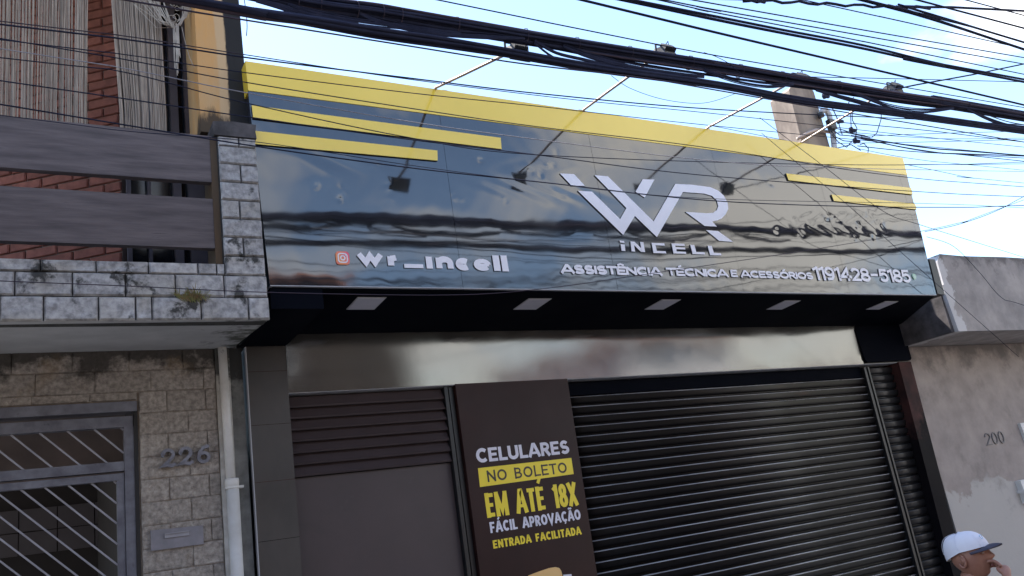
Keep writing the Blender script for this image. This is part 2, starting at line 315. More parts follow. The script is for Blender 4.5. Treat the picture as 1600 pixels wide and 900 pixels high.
def facef(x, z):
    y = .00028 * sin(x * 7.3 + sin(z * 4) * 1.2) * (1 + .6 * sin(x * 1.9)) + .0003 * sin(z * 8.2 + x * 2.3 + .6) + .00014 * sin(x * 17 + z * 9) + .0007 * sin(z * 2.6 + .8 * sin(x * 1.3))
    y += .00010 * sin(z * 31 + 3 * sin(x * 2.2)) + .00006 * sin(x * 41 + 5 * sin(z * 6))
    y += .0007 * exp(-((x - 6.3) / .55) ** 2 - ((z - 3.84) / .12) ** 2) * (sin(x * 33 + 4 * sin(z * 22)) + .8 * sin(x * 19 + z * 41 + 3 * sin(x * 11)))
    y += .0011 * exp(-((x - 1.75) / .35) ** 2 - ((z - 3.95) / .12) ** 2) * sin(x * 13 + 3 * sin(z * 11)) + .0006 * exp(-((x - 3.2) / .5) ** 2 - ((z - 3.92) / .13) ** 2) * sin(x * 21 + 5 * sin(z * 13))
    for dx, dz, d, s, an, el in dents:
        if abs(x - dx) > .16 or abs(z - dz) > .16: continue
        u_ = (x - dx) * cos(an) + (z - dz) * sin(an); v_ = (z - dz) * cos(an) - (x - dx) * sin(an)
        q = (u_ * u_ + v_ * v_ / (el * el)) / (s * s)
        if q < 9: y += d * exp(-q) * (3.2 if dx > 5.5 else 2.0)
    return y
seams = [1.20, 2.46, 3.71, 4.965, 6.24, 7.45, 7.52]
g = .0011
for k in range(6):
    a, b = seams[k] + (g if k else 0), seams[k + 1] - (g if k < 5 else 0)
    off = [.0, .0002, -.0002, .0002, .0, -.0002][k]; til = [.0, .0006, -.0006, .0005, -.0006, .001][k]; mid = (a + b) / 2
    f = lambda x, z, off=off, til=til, mid=mid: facef(x, z) + off + til * (x - mid)
    if k == 0: xl = lambda t, b=b: (1.222 - .05 * t, b)
    elif k == 5: xl = lambda t, a=a: (a, 7.475 + .105 * t)
    else: xl = None
    wavy_panel('face_panel', a, b, 3.14, 4.385, SY, M['mirror'], sign, f, .014, .004, xl)
build('box_frame', MB().prism([(1.23, 3.145), (7.47, 3.145), (7.57, 4.57), (1.18, 4.57)], SY + .0045, SY + .12), M['dark_edge'], sign)
build('bottom_trim', MB().prism([(1.222, 3.133), (7.475, 3.133), (7.476, 3.1385), (1.222, 3.1385)], SY - .004, SY + .11), M['greypvc'], sign)
yb = [(1.173, 4.388), (7.582, 4.388), (7.592, 4.578), (1.166, 4.592)]
build('top_band', MB().prism(yb, SY - .004, SY + .18), M['yellow'], sign)
for poly in ([(1.185, 4.283), (2.915, 4.262), (2.908, 4.172), (1.188, 4.198)], [(1.187, 4.112), (2.40, 4.108), (2.392, 4.032), (1.19, 4.024)],
             [(5.80, 4.243), (7.568, 4.243), (7.56, 4.172), (5.81, 4.178)], [(6.335, 4.08), (7.556, 4.072), (7.55, 4.012), (6.345, 4.018)]):
    build('stripe', MB().prism(poly, SY - .013, SY - .0005, 0, 1), [M['yellow'], M['dark_edge']], sign)
build('end_board', MB().prism([(7.50, 3.15), (7.61, 3.14), (7.62, 3.50), (7.53, 3.50)], SY + .0, SY + .2), M['black'], sign)

# lettering
FR = SY - .008
def tri(o): return o
def stroke_glyph(mb, strokes, x0, z0, sx, sz, t, yf, yb, mi=0, si=1):
    for k, (pts, tt) in enumerate(strokes):
        P = [Vector((x0 + p[0] * sx, z0 + p[1] * sz)) for p in pts]; w = t * tt / 2; closed = (P[0] - P[-1]).length < 1e-6
        if closed: P = P[:-1]
        n = len(P); Lf = []; Rt = []
        for i in range(n):
            pv = P[i - 1] if (i or closed) else None; nx = P[(i + 1) % n] if (i < n - 1 or closed) else None
            d1 = (P[i] - pv).normalized() if pv is not None else None; d2 = (nx - P[i]).normalized() if nx is not None else None
            d1 = d1 or d2; d2 = d2 or d1
            n1 = Vector((-d1.y, d1.x)); n2 = Vector((-d2.y, d2.x)); m_ = n1 + n2
            m_ = n1 if m_.length < 1e-4 else m_.normalized()
            ln = w / max(.35, m_.dot(n1)); Lf.append(P[i] + m_ * ln); Rt.append(P[i] - m_ * ln)
        b = len(mb.v); y = yf - k * .0004
        for i in range(n): mb.v += [(Lf[i].x, y, Lf[i].y), (Rt[i].x, y, Rt[i].y), (Lf[i].x, yb, Lf[i].y), (Rt[i].x, yb, Rt[i].y)]
        for i in range(n if closed else n - 1):
            a = b + 4 * i; c = b + 4 * ((i + 1) % n)
            mb.f += [(a, a + 1, c + 1, c), (a, c, c + 2, a + 2), (a + 1, a + 3, c + 3, c + 1)]; mb.m += [mi, si, si]
        if not closed:
            for a in (b, b + 4 * (n - 1)): mb.f.append((a, a + 2, a + 3, a + 1)); mb.m.append(si)
def arc(cx, cz, rx, rz, a0, a1, n=10): return [(cx + rx * cos(radians(a0 + (a1 - a0) * i / n)), cz + rz * sin(radians(a0 + (a1 - a0) * i / n))) for i in range(n + 1)]
h = .13
G = {   # heavy glyphs: (width, strokes in a unit box inset by half a stroke)
    'w': (1.0, [([(-.05, 1.1), (.27, .0), (.5, .9), (.73, .0), (1.05, 1.1)], .85)]), 'r': (1, [([(.05, -.2), (.05, 1.2)], 1), ([(.1, .45), (.35, .9), (1.05, 1)], .9)]),
    '_': (1, [([(-.12, .0), (1.12, .0)], .8)]), 'I': (1, [([(.5, -.2), (.5, 1.2)], 1)]),
    'n': (1, [([(0, -.2), (0, 1.2)], 1), ([(0, .6)] + arc(.5, .5, .5, .5, 150, 0, 8) + [(1, -.2)], 1)]),
    'c': (1, [(arc(.5, .5, .5, .5, 48, 312, 14), 1)]), 'e': (1, [(arc(.5, .5, .5, .5, 0, 320, 16), .9), ([(.1, .47), (1.0, .47)], .5)]), 'l': (1, [([(.5, -.2), (.5, 1.2)], 1)]),
    'E': (.55, [([(0, -h), (0, 1 + h)], 1), ([(0, 0), (.66, 0)], .85), ([(0, .5), (.58, .5)], .8), ([(0, 1), (.66, 1)], .85)]),
    'F': (.52, [([(0, -h), (0, 1 + h)], 1), ([(0, .48), (.55, .48)], .85), ([(0, 1), (.62, 1)], .85)]), 'L': (.48, [([(0, -h), (0, 1 + h)], 1), ([(0, 0), (.62, 0)], .85)]),
    'M': (.95, [([(0, -h), (0, 1 + h)], 1), ([(.95, -h), (.95, 1 + h)], 1), ([(.03, 1.0), (.475, .15), (.92, 1.0)], .9)]),
    'N': (.7, [([(0, -h), (0, 1 + h)], 1), ([(.7, -h), (.7, 1 + h)], 1), ([(.0, 1.0), (.7, .0)], 1)]),
    'A': (.80, [([(-.08, -h), (.34, 1.03), (.46, 1.03), (.88, -h)], 1), ([(.12, .25), (.68, .25)], .7)]), 'V': (.78, [([(-.08, 1 + h), (.39, -.05), (.86, 1 + h)], 1)]),
    'T': (.6, [([(.3, -h), (.3, 1)], 1), ([(-.12, 1), (.72, 1)], .85)]), 'I ': (0, []),
    'S': (.58, [(arc(.29, .74, .27, .26, 25, 235, 9) + arc(.29, .25, .30, .26, 60, -155, 9), .95)]),
    'C': (.72, [(arc(.42, .5, .42, .5, 45, 315, 14), 1)]), 'O': (.82, [(arc(.41, .5, .41, .5, 0, 360, 18), 1)]), 'D': (.66, [([(0, 0), (0, 1), (.25, 1)] + arc(.25, .5, .41, .5, 75, -75, 8) + [(.25, 0), (0, 0)], .95)]),
    'R': (.6, [([(0, -h), (0, 1 + h)], 1), ([(0, 1), (.32, 1)] + arc(.32, .74, .25, .26, 70, -70, 6) + [(.32, .46), (0, .46)], .9), ([(.28, .46), (.66, -h)], 1)]),
    'P': (.55, [([(0, -h), (0, 1 + h)], 1), ([(0, 1), (.32, 1)] + arc(.32, .70, .25, .30, 70, -70, 6) + [(.32, .40), (0, .40)], .9)]),
    'B': (.6, [([(0, -h), (0, 1 + h)], 1), ([(0, 1), (.30, 1)] + arc(.30, .76, .22, .24, 70, -70, 6) + [(.30, .52), (0, .52)], .88), ([(.30, .52)] + arc(.32, .26, .28, .26, 70, -70, 6) + [(.3, 0), (0, .0)], .88)]),
    'U': (.68, [([(0, 1 + h), (0, .35)] + arc(.34, .34, .34, .34, 195, 345, 9) + [(.68, .35), (.68, 1 + h)], 1)]),
    '|': (.0, [([(0, -h), (0, 1 + h)], 1)]),
    '1': (.26, [([(.26, -h), (.26, 1 + h)], 1), ([(.26, 1), (-.08, .84)], .8)]),
    '8': (.58, [(arc(.29, .76, .26, .25, 0, 360, 14), .9), (arc(.29, .24, .31, .26, 0, 360, 14), .95)]),
    'X': (.7, [([(-.05, -h), (.75, 1 + h)], 1), ([(.75, -h), (-.05, 1 + h)], 1)]),
    '9': (.58, [(arc(.29, .69, .29, .32, 0, 360, 14), .9), ([(.58, .69), (.56, .32), (.40, .04), (.05, .0)], .9)]),
    '4': (.68, [([(.50, -h), (.50, 1.0), (-.02, .26), (.78, .26)], .9)]),
    '2': (.58, [(arc(.29, .7, .29, .31, 165, -20, 9) + [(.02, .0), (.68, .0)], .9)]),
    '5': (.58, [([(.60, 1), (.08, 1), (.03, .55)] + arc(.27, .33, .32, .34, 75, -150, 9), .9)]),
    '-': (.6, [([(0, .52), (.6, .52)], .8)]), ' ': (.32, []),
}
def acc(c, strokes): w, st = G[c]; return (w, st + strokes)
G['Ê'] = acc('E', [([(.02, 1.30), (.28, 1.50), (.54, 1.30)], .7)]); G['É'] = acc('E', [([(.18, 1.30), (.44, 1.56)], .75)]); G['Ó'] = acc('O', [([(.32, 1.32), (.60, 1.58)], .75)])
G['Á'] = acc('A', [([(.32, 1.32), (.58, 1.56)], .75)]); G['Ã'] = acc('A', [([(.08, 1.32), (.26, 1.42), (.5, 1.34), (.70, 1.44)], .7)]); G['Ç'] = acc('C', [([(.44, -.10), (.46, -.26), (.30, -.34)], .6)])
def heavy(text, x0, x1, z0, z1, t, gap, m, parent, yf=FR, yb=SY + .001, name='letter', join=False, ztop=None):
    tot = sum(G[c][0] for c in text) ; n = len(text) - 1
    sz = (z1 - z0) - t * .9; avail = (x1 - x0) - t - n * (gap + t); sx = avail / tot; x = x0 + t / 2; big = MB()
    for c in text:
        mb = big if join else MB()
        stroke_glyph(mb, G[c][1], x, z0 + t * .45, sx, sz, t, yf, yb, 0, 1 if len(m) > 1 else 0)
        if not join and c != ' ': build(name, mb, m, parent)
        x += G[c][0] * sx + t + gap
    if join: build(name, big, m, parent)
WD = [M['white'], M['dark_edge']]
def zpoly(pts): return [(lambda p: (p.x, p.z))(at(860 + x / 5, 240 + y / 5, FR)) for x, y in pts]
for pts in ([(75, 155), (185, 160), (270, 252), (165, 250)],
            [(722, 200), (812, 203), (737, 343), (665, 298)],
            [(1215, 597), (1310, 605), (1428, 690), (1318, 681)]):
    build('logo_stroke', MB().prism(zpoly(pts), FR, SY + .001, 0, 1), WD, sign)
logo = [(215, 290), (325, 297), (545, 512), (594, 425), (345, 168), (450, 178), (806, 530), (975, 237), (1110, 243), (1250, 262), (1310, 288), (1355, 328), (1385, 385), (1390, 430), (1372, 470), (1340, 505), (1305, 522), (1265, 530),
        (1300, 570), (1205, 565), (1055, 455), (1220, 466), (1270, 463), (1300, 442), (1311, 410), (1300, 365), (1262, 330), (1200, 312), (1035, 300), (832, 652), (660, 487), (568, 635)]
build('logo_stroke', MB().prism(zpoly(logo), FR, SY + .001, 0, 1), WD, sign)
def inc(polys):
    mb = MB()
    for k, pts in enumerate(polys): mb.prism(zpoly(pts), FR - k * .0004, SY + .001, 0, 1)
    build('letter', mb, WD, sign)
inc([[(540, 678), (574, 682), (578, 698), (544, 694)], [(548, 708), (580, 711), (586, 762), (556, 758)]])
inc([[(625, 686), (655, 688), (740, 768), (708, 768)], [(625, 686), (650, 688), (662, 766), (634, 764)], [(700, 690), (726, 692), (740, 770), (714, 768)]])
inc([[(790, 697), (890, 701), (894, 719), (822, 716), (832, 760), (900, 762), (906, 780), (806, 777)]])
inc([[(946, 701), (1046, 706), (1049, 722), (975, 718), (978, 731), (1052, 735), (1054, 749), (984, 746), (987, 764), (1058, 767), (1061, 783), (962, 780)]])
inc([[(1092, 712), (1124, 714), (1140, 768), (1204, 771), (1208, 788), (1112, 785)]])
inc([[(1228, 718), (1260, 720), (1277, 775), (1334, 779), (1338, 796), (1248, 793)]])
# handle, with its square camera badge
x0, x1 = ax(525, 403, FR), ax(546, 403, FR); z0, z1 = az(535, 413, FR), az(535, 393, FR)
def rrect(cx, cz, w, hh, r, n=4):
    out = []
    for sx_, sz_, a in ((1, 1, 0), (-1, 1, 90), (-1, -1, 180), (1, -1, 270)):
        for k in range(n + 1):
            t = radians(a + 90 * k / n); out.append((cx + sx_ * (w / 2 - r) + r * cos(t), cz + sz_ * (hh / 2 - r) + r * sin(t)))
    return out
cx, cz, w_ = (x0 + x1) / 2, (z0 + z1) / 2, x1 - x0
build('badge', MB().prism(rrect(cx, cz, w_, w_, .02), SY - .008, SY + .001), M['icon_pink'], sign)
mb = MB()
q = [(p[0], p[1]) for p in rrect(cx, cz, w_ * .66, w_ * .66, .014)]; stroke_glyph(mb, [(q + [q[0]], 1)], 0, 0, 1, 1, .0075, SY - .0095, SY - .007, 0, 0)
stroke_glyph(mb, [(arc(cx, cz, w_ * .16, w_ * .16, 0, 360, 14), 1)], 0, 0, 1, 1, .0075, SY - .0095, SY - .007, 0, 0)
mb.prism(rrect(cx + w_ * .22, cz + w_ * .22, .007, .007, .003), SY - .0096, SY - .007)
build('badge_mark', mb, M['white'], sign)
zz4 = lambda x, y: (380 + x / 2.25, 80 + y / 2.25)
for c, xa, xb_, yt, yb_ in (('w', 400, 492, 706, 753), ('r', 507, 548, 716, 759), ('_', 566, 633, 744, 762), ('I', 643, 665, 722, 764), ('n', 678, 738, 722, 768), ('c', 747, 803, 728, 770), ('e', 810, 872, 730, 772), ('l', 879, 902, 718, 772), ('l', 908, 930, 718, 774)):
    xm = (xa + xb_) / 2; wx0 = ax(*zz4(xa, (yt + yb_) / 2), FR); wx1 = ax(*zz4(xb_, (yt + yb_) / 2), FR); wz0 = az(*zz4(xm, yb_), FR); wz1 = az(*zz4(xm, yt), FR)
    t_ = .042 if c not in '_Il' else (wx1 - wx0) if c != '_' else .022
    if c == 'e': t_ = .035
    mb = MB(); stroke_glyph(mb, G[c][1], wx0 + t_ / 2, wz0 + t_ * .45, max(wx1 - wx0 - t_, .0001), max(wz1 - wz0 - t_ * .9, .0001), t_, FR, SY + .001, 0, 1); 
    if c in 'Il': mb = MB().box(wx0, wx1, FR, SY + .001, wz0, wz1, 1); mb.m[2] = 0
    if c == '_': mb = MB().box(wx0, wx1, FR, SY + .001, wz0, wz0 + .026, 1); mb.m[2] = 0
    build('letter', mb, WD, sign)
bx = lambda a, b: (ax(a, 430, FR), ax(b, 435, FR))
x0, x1 = bx(878, 1036); heavy('ASS|STÊNC|A', x0, x1, az(960, 429.5, FR), az(960, 415.5, FR), .0215, .0015, WD, sign)
x0, x1 = bx(1043, 1139); heavy('TÉCN|CA', x0, x1, az(1090, 432, FR), az(1090, 419.5, FR), .0195, .0015, WD, sign)
x0, x1 = bx(1142.5, 1153.5); heavy('E', x0, x1, az(1147, 433, FR), az(1147, 421.5, FR), .0185, .003, WD, sign)
x0, x1 = bx(1158, 1271); heavy('ACESSÓR|OS', x0, x1, az(1215, 435, FR), az(1215, 424, FR), .0180, .0015, WD, sign)
x0, x1 = bx(1271.5, 1423); heavy('1191428-5185', x0, x1, az(1345, 439.5, FR), az(1345, 419, FR), .0275, .002, WD, sign)
p = at(1429, 432, FR); mb = MB(); mb.prism([(p.x + a, p.z + b) for a, b in arc(0, .002, .026, .028, -100, 240, 16)] + [(p.x - .026, p.z - .036)], SY - .008, SY + .001)
build('badge', mb, M['icon_green'], sign)
mb = MB(); stroke_glyph(mb, [([(p.x - .010, p.z + .012), (p.x - .008, p.z + .002), (p.x + .002, p.z - .008), (p.x + .012, p.z - .010)], 1)], 0, 0, 1, 1, .006, SY - .0095, SY - .007, 0, 0)
build('badge_mark', mb, M['white'], sign)

# ------------------------------------------------------------------ floodlights on arms
lampdat = [((680, 141), (2.53, -1.84, 4.33), 'leftmost, nearest the stone house', 0), ((912, 178), (3.68, -1.89, 4.495), 'second from the left', 1),
           ((1105, 204), (4.99, -1.88, 4.495), 'third from the left', 2), ((1255, 229), (6.13, -1.88, 4.59), 'rightmost, past the concrete pole', 3)]
for base, tip, w, k in lampdat:
    b = at(*base, SY); b.z = 4.585; tip = Vector(tip); t = thing('sign_floodlight', 'black floodlight on a long arm above the sign, ' + w, 'floodlight', b, 'floodlights on arms above the sign')
    mb = MB().tube([b + Vector((0, .12, -.02)), b + Vector((0, -.02, .006)), b.lerp(tip, .35) + Vector((0, 0, .008)), b.lerp(tip, .7) + Vector((0, 0, .006)), tip + Vector((0, .02, .01))], .010, 8)
    build('arm', mb, M['arm'], t, True)
    mb = MB().box(tip.x - .02, tip.x + .02, b.y - .0, b.y + .1, b.z - .006, b.z + .010); build('foot_plate', mb, M['arm'], t)
    c = tip + Vector((0, .0, -.03)); n_ = Vector((0, .78, -.62)); u_ = Vector((0, .62, .78))      # glass looks back and down at the sign
    hd = MB(); vs = []
    for d, s in ((-.035, .045), (-.012, .066), (.018, .072), (.022, .064)):
        for i, j in ((-1, -1), (1, -1), (1, 1), (-1, 1)): vs.append(c + n_ * d + Vector((1, 0, 0)) * (i * s) + u_ * (j * s * .8))
    fs = [(0, 1, 2, 3)] + [(a * 4 + i, (a + 1) * 4 + i, (a + 1) * 4 + (i + 1) % 4, a * 4 + (i + 1) % 4) for a in range(3) for i in range(4)] + [(15, 14, 13, 12)]
    hd.add(vs, fs)
    for i in range(-4, 5): hd.bar(c - n_ * .05 + Vector((i * .011, 0, 0)) - u_ * .03, c - n_ * .05 + Vector((i * .011, 0, 0)) + u_ * .03, .003, .03, n_)
    build('lamp_head', hd, M['lampb'], t)
    vs = [c + n_ * .0235 + Vector((1, 0, 0)) * (i * .055) + u_ * (j * .042) for i, j in ((-1, -1), (1, -1), (1, 1), (-1, 1))]
    build('lens', MB().add(vs + [v - n_ * .002 for v in vs], [(0, 1, 2, 3), (7, 6, 5, 4)]), M['lampglass'], t)
    mb = MB()
    for sgn in (-1, 1): mb.bar(c + Vector((sgn * .078, 0, -.005)), c + Vector((sgn * .078, -.01, .062)), .004, .014)
    mb.bar(c + Vector((-.078, -.01, .062)), c + Vector((.078, -.01, .062)), .014, .004)
    build('bracket', mb, M['lampb'], t)
    mb = MB().tube([c + Vector((.0, -.01, .06)), c + Vector((.02, -.03, .09)), c + Vector((.05, .0, .075)), c + Vector((.03, .03, .05))], .003, 5); build('lead', mb, M['cable'], t)

# ------------------------------------------------------------------ shop doors, poster, shutter
dr = thing('steel_door', 'brown grey flat steel door with louvres across its top', 'door', (2.1, .06, -.1))
build('door_sheet', MB().box(1.53, 2.668, .045, .08, -.25, 2.13), M['door'], dr)
zt = [2.66, 2.60, 2.522, 2.447, 2.368, 2.29, 2.212, 2.133]
zz = [2.664 - .0758 * i for i in range(8)]
for i in range(7):
    a, b = zz[i], zz[i + 1]
    build('louvre', MB().add([(1.53, .012, b + .012), (2.668, .012, b + .012), (2.668, .055, a + .004), (1.53, .055, a + .004), (1.53, .018, b + .002), (2.668, .018, b + .002), (2.668, .075, a), (1.53, .075, a)],
                           [(0, 1, 2, 3), (4, 7, 6, 5), (0, 4, 5, 1), (2, 6, 7, 3), (0, 3, 7, 4), (1, 5, 6, 2)]), M['door'], dr)
build('frame_post', MB().box(2.672, 2.70, .0, .09, -.3, 2.672), M['black'], dr)
build('frame_post', MB().box(2.715, 2.75, .015, .09, -.3, 2.672), M['black'], dr)
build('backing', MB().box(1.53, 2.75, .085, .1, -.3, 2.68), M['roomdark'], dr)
PY = -.02
po = thing('poster_panel', 'dark brown advertising panel with white and yellow lettering beside the roller shutter', 'advertising panel', (3.25, PY, -.2))
build('board', MB().prism([(2.756, 2.688), (3.748, 2.686), (3.72, 1.1), (3.70, -.4), (2.74, -.4), (2.758, 1.2)], PY, PY + .05), M['poster'], po)
PF = PY - .0015
def zx(a, b): return (ax(*a, PF), ax(*b, PF))
def line(txt, a, b, zlo, zhi, t, gap, m):
    heavy(txt, a, b, zlo, zhi, t, gap, [m], po, PF, PF + .0013, 'letter')
line('CELULARES', 2.848, 3.655, 2.103, 2.205, .025, .009, M['print_white'])
build('yellow_bar', MB().prism([(2.850, 2.066), (3.662, 2.068), (3.660, 1.945), (2.846, 1.932)], PF + .0005, PY + .001), M['print_yellow'], po)
line('NO BOLETO', 2.915, 3.605, 1.962, 2.040, .014, .014, M['print_dark'])
line('EM ATÉ 18X', 2.872, 3.660, 1.716, 1.882, .032, .005, M['print_yellow'])
line('FÁC|L APROVAÇÃO', 2.882, 3.660, 1.608, 1.682, .0165, .006, M['print_white'])
line('ENTRADA FAC|L|TADA', 2.888, 3.642, 1.500, 1.557, .0140, .0055, M['print_yellow'])
hand = [(lambda p: (p.x, p.z))(at(x, y, PF)) for x, y in ((826, 899), (842, 893), (858, 887.5), (868, 886), (874, 887.5), (877, 892), (879, 900), (882, 925), (884, 960), (800, 970), (812, 915))]
build('printed_picture', MB().prism(hand, PF, PF + .001), M['print_orange'], po)
build('printed_picture', MB().prism([(lambda p: (p.x, p.z))(at(x, y, PF)) for x, y in ((880, 898), (893, 897), (897, 930), (884, 935))], PF, PF + .001), M['print_white'], po)

sh = thing('roller_shutter', 'wide dark brown closed metal roller shutter with horizontal slats', 'roller shutter', (5.6, .08, -.4))
def slat_mesh(name, w):
    mb = MB(); prof = [(.006, .0765), (-.008, .076), (-.0160, .0735), (-.0208, .0695), (-.0224, .0660), (-.0215, .0575), (-.0190, .042), (-.0165, .028), (-.012, .018), (-.002, .013), (.007, .012), (.008, .006), (.006, .0), (.012, .0), (.012, .0765)]
    n = len(prof); vs = [(x, y, z) for x in (0, w) for y, z in prof]
    fs = [(i, i + n, (i + 1) % n + n, (i + 1) % n) for i in range(n)] + [tuple(range(n)), tuple(range(2 * n - 1, n - 1, -1))]
    me = bpy.data.meshes.new(name); me.from_pydata(vs, [], fs)
    for i, p in enumerate(me.polygons): p.use_smooth = i < n - 3
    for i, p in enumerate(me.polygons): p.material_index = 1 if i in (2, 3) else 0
    bm = bmesh.new(); bm.from_mesh(me); bmesh.ops.recalc_face_normals(bm, faces=bm.faces); bm.to_mesh(me); bm.free(); return me
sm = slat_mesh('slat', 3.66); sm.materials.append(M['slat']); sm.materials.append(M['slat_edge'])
for i in range(39):
    z = 2.475 + .083 - .0796 * (i + 1) + .002
    o = mesh_part('slat', sm, (3.745, .08 + random.uniform(-.0015, .0015), z), sh); o.rotation_euler.x = random.uniform(-.03, .03); o.rotation_euler.y = random.uniform(-.0006, .0006)
build('guide_rail', MB().box(7.405, 7.44, .03, .12, -.6, 2.66).box(7.452, 7.475, .02, .12, -.6, 2.66), M['black'], sh)
build('drum_cover', MB().box(3.745, 7.405, .075, .2, 2.565, 2.672), M['soffit'], sh)
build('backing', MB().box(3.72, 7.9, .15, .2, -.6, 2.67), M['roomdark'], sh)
sh2 = thing('side_shutter', 'narrow dark slatted shutter beside the wide roller shutter', 'shutter', (7.68, .08, -.4))
sm2 = slat_mesh('slat', .405); sm2.materials.append(M['slat_dark']); sm2.materials.append(M['slat_dark'])
for i in range(40): mesh_part('slat', sm2, (7.48, .08, 2.58 - .0796 * i), sh2)

# ------------------------------------------------------------------ left house (number 226)
hs = thing('stone_house', 'two storey house with grey split stone balcony and dark planks left of the shop', 'house', (-.6, 0, 0))
BY = -.95
def bevel_block(name, m, rough=0, seed=0):
    rr = random.Random(seed); mb = MB(); e = .035; n = 5; vs = []
    for j in range(n):
        for i in range(n):
            u, v = (0, e, .5, 1 - e, 1)[i], (0, e * 1.8, .5, 1 - e * 1.8, 1)[j]
            edge = i in (0, n - 1) or j in (0, n - 1)
            y = .0 if edge else -.55 - rr.uniform(0, .45) * rough
            vs.append((u + (rr.uniform(-.004, .004) if edge else 0), y, v + (rr.uniform(-.012, .012) if edge else 0)))
    fs = [(j * n + i, j * n + i + 1, (j + 1) * n + i + 1, (j + 1) * n + i) for j in range(n - 1) for i in range(n - 1)]
    per = list(range(n)) + [j * n + n - 1 for j in range(1, n)] + [(n - 1) * n + i for i in range(n - 2, -1, -1)] + [j * n for j in range(n - 2, 0, -1)]
    b = len(vs); vs += [(vs[p][0], 1.0, vs[p][2]) for p in per]
    fs += [(per[k], b + k, b + (k + 1) % len(per), per[(k + 1) % len(per)]) for k in range(len(per))]
    me = bpy.data.meshes.new(name); me.from_pydata(vs, [], fs); me.materials.append(m); return me
stones = [bevel_block('stone', M['stone'], .8, s) for s in range(6)]
blocks = [bevel_block('stone_block', M['block'], 1, s + 10) for s in range(6)]
bk = [bevel_block('brick', M['brick'], .25, s + 20) for s in range(3)]
def stone(x0, x1, z0, z1, Y, par, ms=stones, nm='stone', g=.0026, dep=.017):
    o = mesh_part(nm, random.choice(ms), (x0 + g, Y + random.uniform(-.0015, .0015), z0 + g), par, (x1 - x0 - 2 * g, dep, z1 - z0 - 2 * g)); return o
# balcony front wall
bal = build('balcony_wall', MB().box(-2.6, 1.187, BY + .010, BY + .13, 2.925, 3.243).box(.962, 1.180, BY + .0101, BY + .22, 3.243, 4.03), M['mortar'], hs)
def rowx(pxs, y, Yp): return [ax(p, y, Yp) for p in pxs]
zb = [(2.918, 3.048, [-2.5, -2.15, -1.8, -1.45, -1.1, -.75, -.42, -.095] + rowx((68, 154, 212, 237, 314, 388), 480, BY) + [1.196]),
      (3.048, 3.176, [-2.5, -2.2, -1.9, -1.55, -1.2, -.9, -.6, -.28] + rowx((23, 113, 196, 274, 350), 447, BY) + [1.193]),
      (3.176, 3.243, [-2.5, -2.1, -1.8, -1.45, -1.1, -.75, -.45, -.15] + rowx((63, 150, 232, 309, 338), 417, BY) + [.964])]
for z0, z1, xs in zb:
    for a, b in zip(xs, xs[1:]): stone(a, b, z0, z1, BY, bal)
z = 3.176; k = 0
while z < 4.0:
    z1 = min(z + .1135, 4.03); xr = 1.190 - (z - 3.1) * .008
    if k % 2 == 0: stone(.966, xr, z, z1, BY, bal)
    else:
        m_ = 1.076 + random.uniform(-.01, .01); stone(.966, m_, z, z1, BY, bal); stone(m_, xr, z, z1, BY, bal)
    z = z1; k += 1
build('pilaster_cap', MB().prism([(.946, 4.034), (1.188, 4.036), (1.184, 4.08), (1.19, 4.125), (1.06, 4.131), (.944, 4.12), (.94, 4.08)], BY - .012, BY + .24), M['cement3'], hs)
build('pilaster_side', MB().box(.925, .9615, BY + .016, BY + .22, 3.243, 4.03), M['orange'], hs)
# slab under the balcony, sloping up to the back
mb = MB().add([(-2.6, BY + .012, 2.914), (1.19, BY + .012, 2.922), (1.19, .03, 3.005), (-2.6, .03, 3.0), (-2.6, BY + .012, 2.924), (1.19, BY + .012, 2.9245), (1.19, .03, 3.22), (-2.6, .03, 3.22)],
              [(0, 3, 2, 1), (4, 5, 6, 7), (0, 1, 5, 4), (2, 3, 7, 6), (0, 4, 7, 3), (1, 2, 6, 5)])
build('balcony_slab', mb, M['slab'], hs)
build('balcony_floor', MB().box(-2.6, 1.18, BY + .13, 1.2, 3.16, 3.235), M['slab'], hs)
# planks
for (a, b, c, d) in (((0, 180), (332, 213), (333, 285), (0, 262)), ((0, 290), (333, 311), (340, 388), (0, 375))):
    zt0 = az(*a, -.93); zt1 = az(*b, -.93); zb1 = az(*c, -.93); zb0 = az(*d, -.93); sl = (zt1 - zt0) / 1.05
    o = build('plank', MB().prism([(-2.6, zt0), (.938, zt1), (.936, zb1), (-2.6, zb0)], -.93, -.885), M['plank'], hs)
build('plank', MB().box(-2.6, .93, -.93, -.885, 4.43, 4.74).box(-2.59, .0, -.928, -.89, 4.44, 4.73), M['plank'], hs) if False else None
# column above the pilaster
build('column', MB().prism([(.905, 4.132), (1.195, 4.132), (1.165, 5.8), (.90, 5.8)], -.80, -.45), M['orange'], hs)
build('upper_slab', MB().box(-2.6, 1.165, -.9, 1.6, 5.8, 5.95), M['slab'], hs)
# window beside the column
wf = build('window', MB().box(.955, 1.06, -.02, .05, 3.24, 5.8).box(.60, 1.06, -.02, .05, 5.70, 5.8), M['win_frame'], hs)
for x0, x1 in ((.575, .60), (.70, .72), (.86, .91)): build('mullion', MB().box(x0, x1, -.035, .03, 3.24, 5.7), M['win_frame'], wf)
build('pane', MB().box(.60, .955, .032, .04, 3.24, 5.7), M['glass'], wf)
build('side_wall', MB().box(1.0605, 1.15, -.45, 1.2, 3.24, 5.8), M['orange'], hs)
build('upper_ceiling_wall', MB().box(-2.6, 1.06, .8, .9, 3.24, 5.8), M['roomdark'], hs)
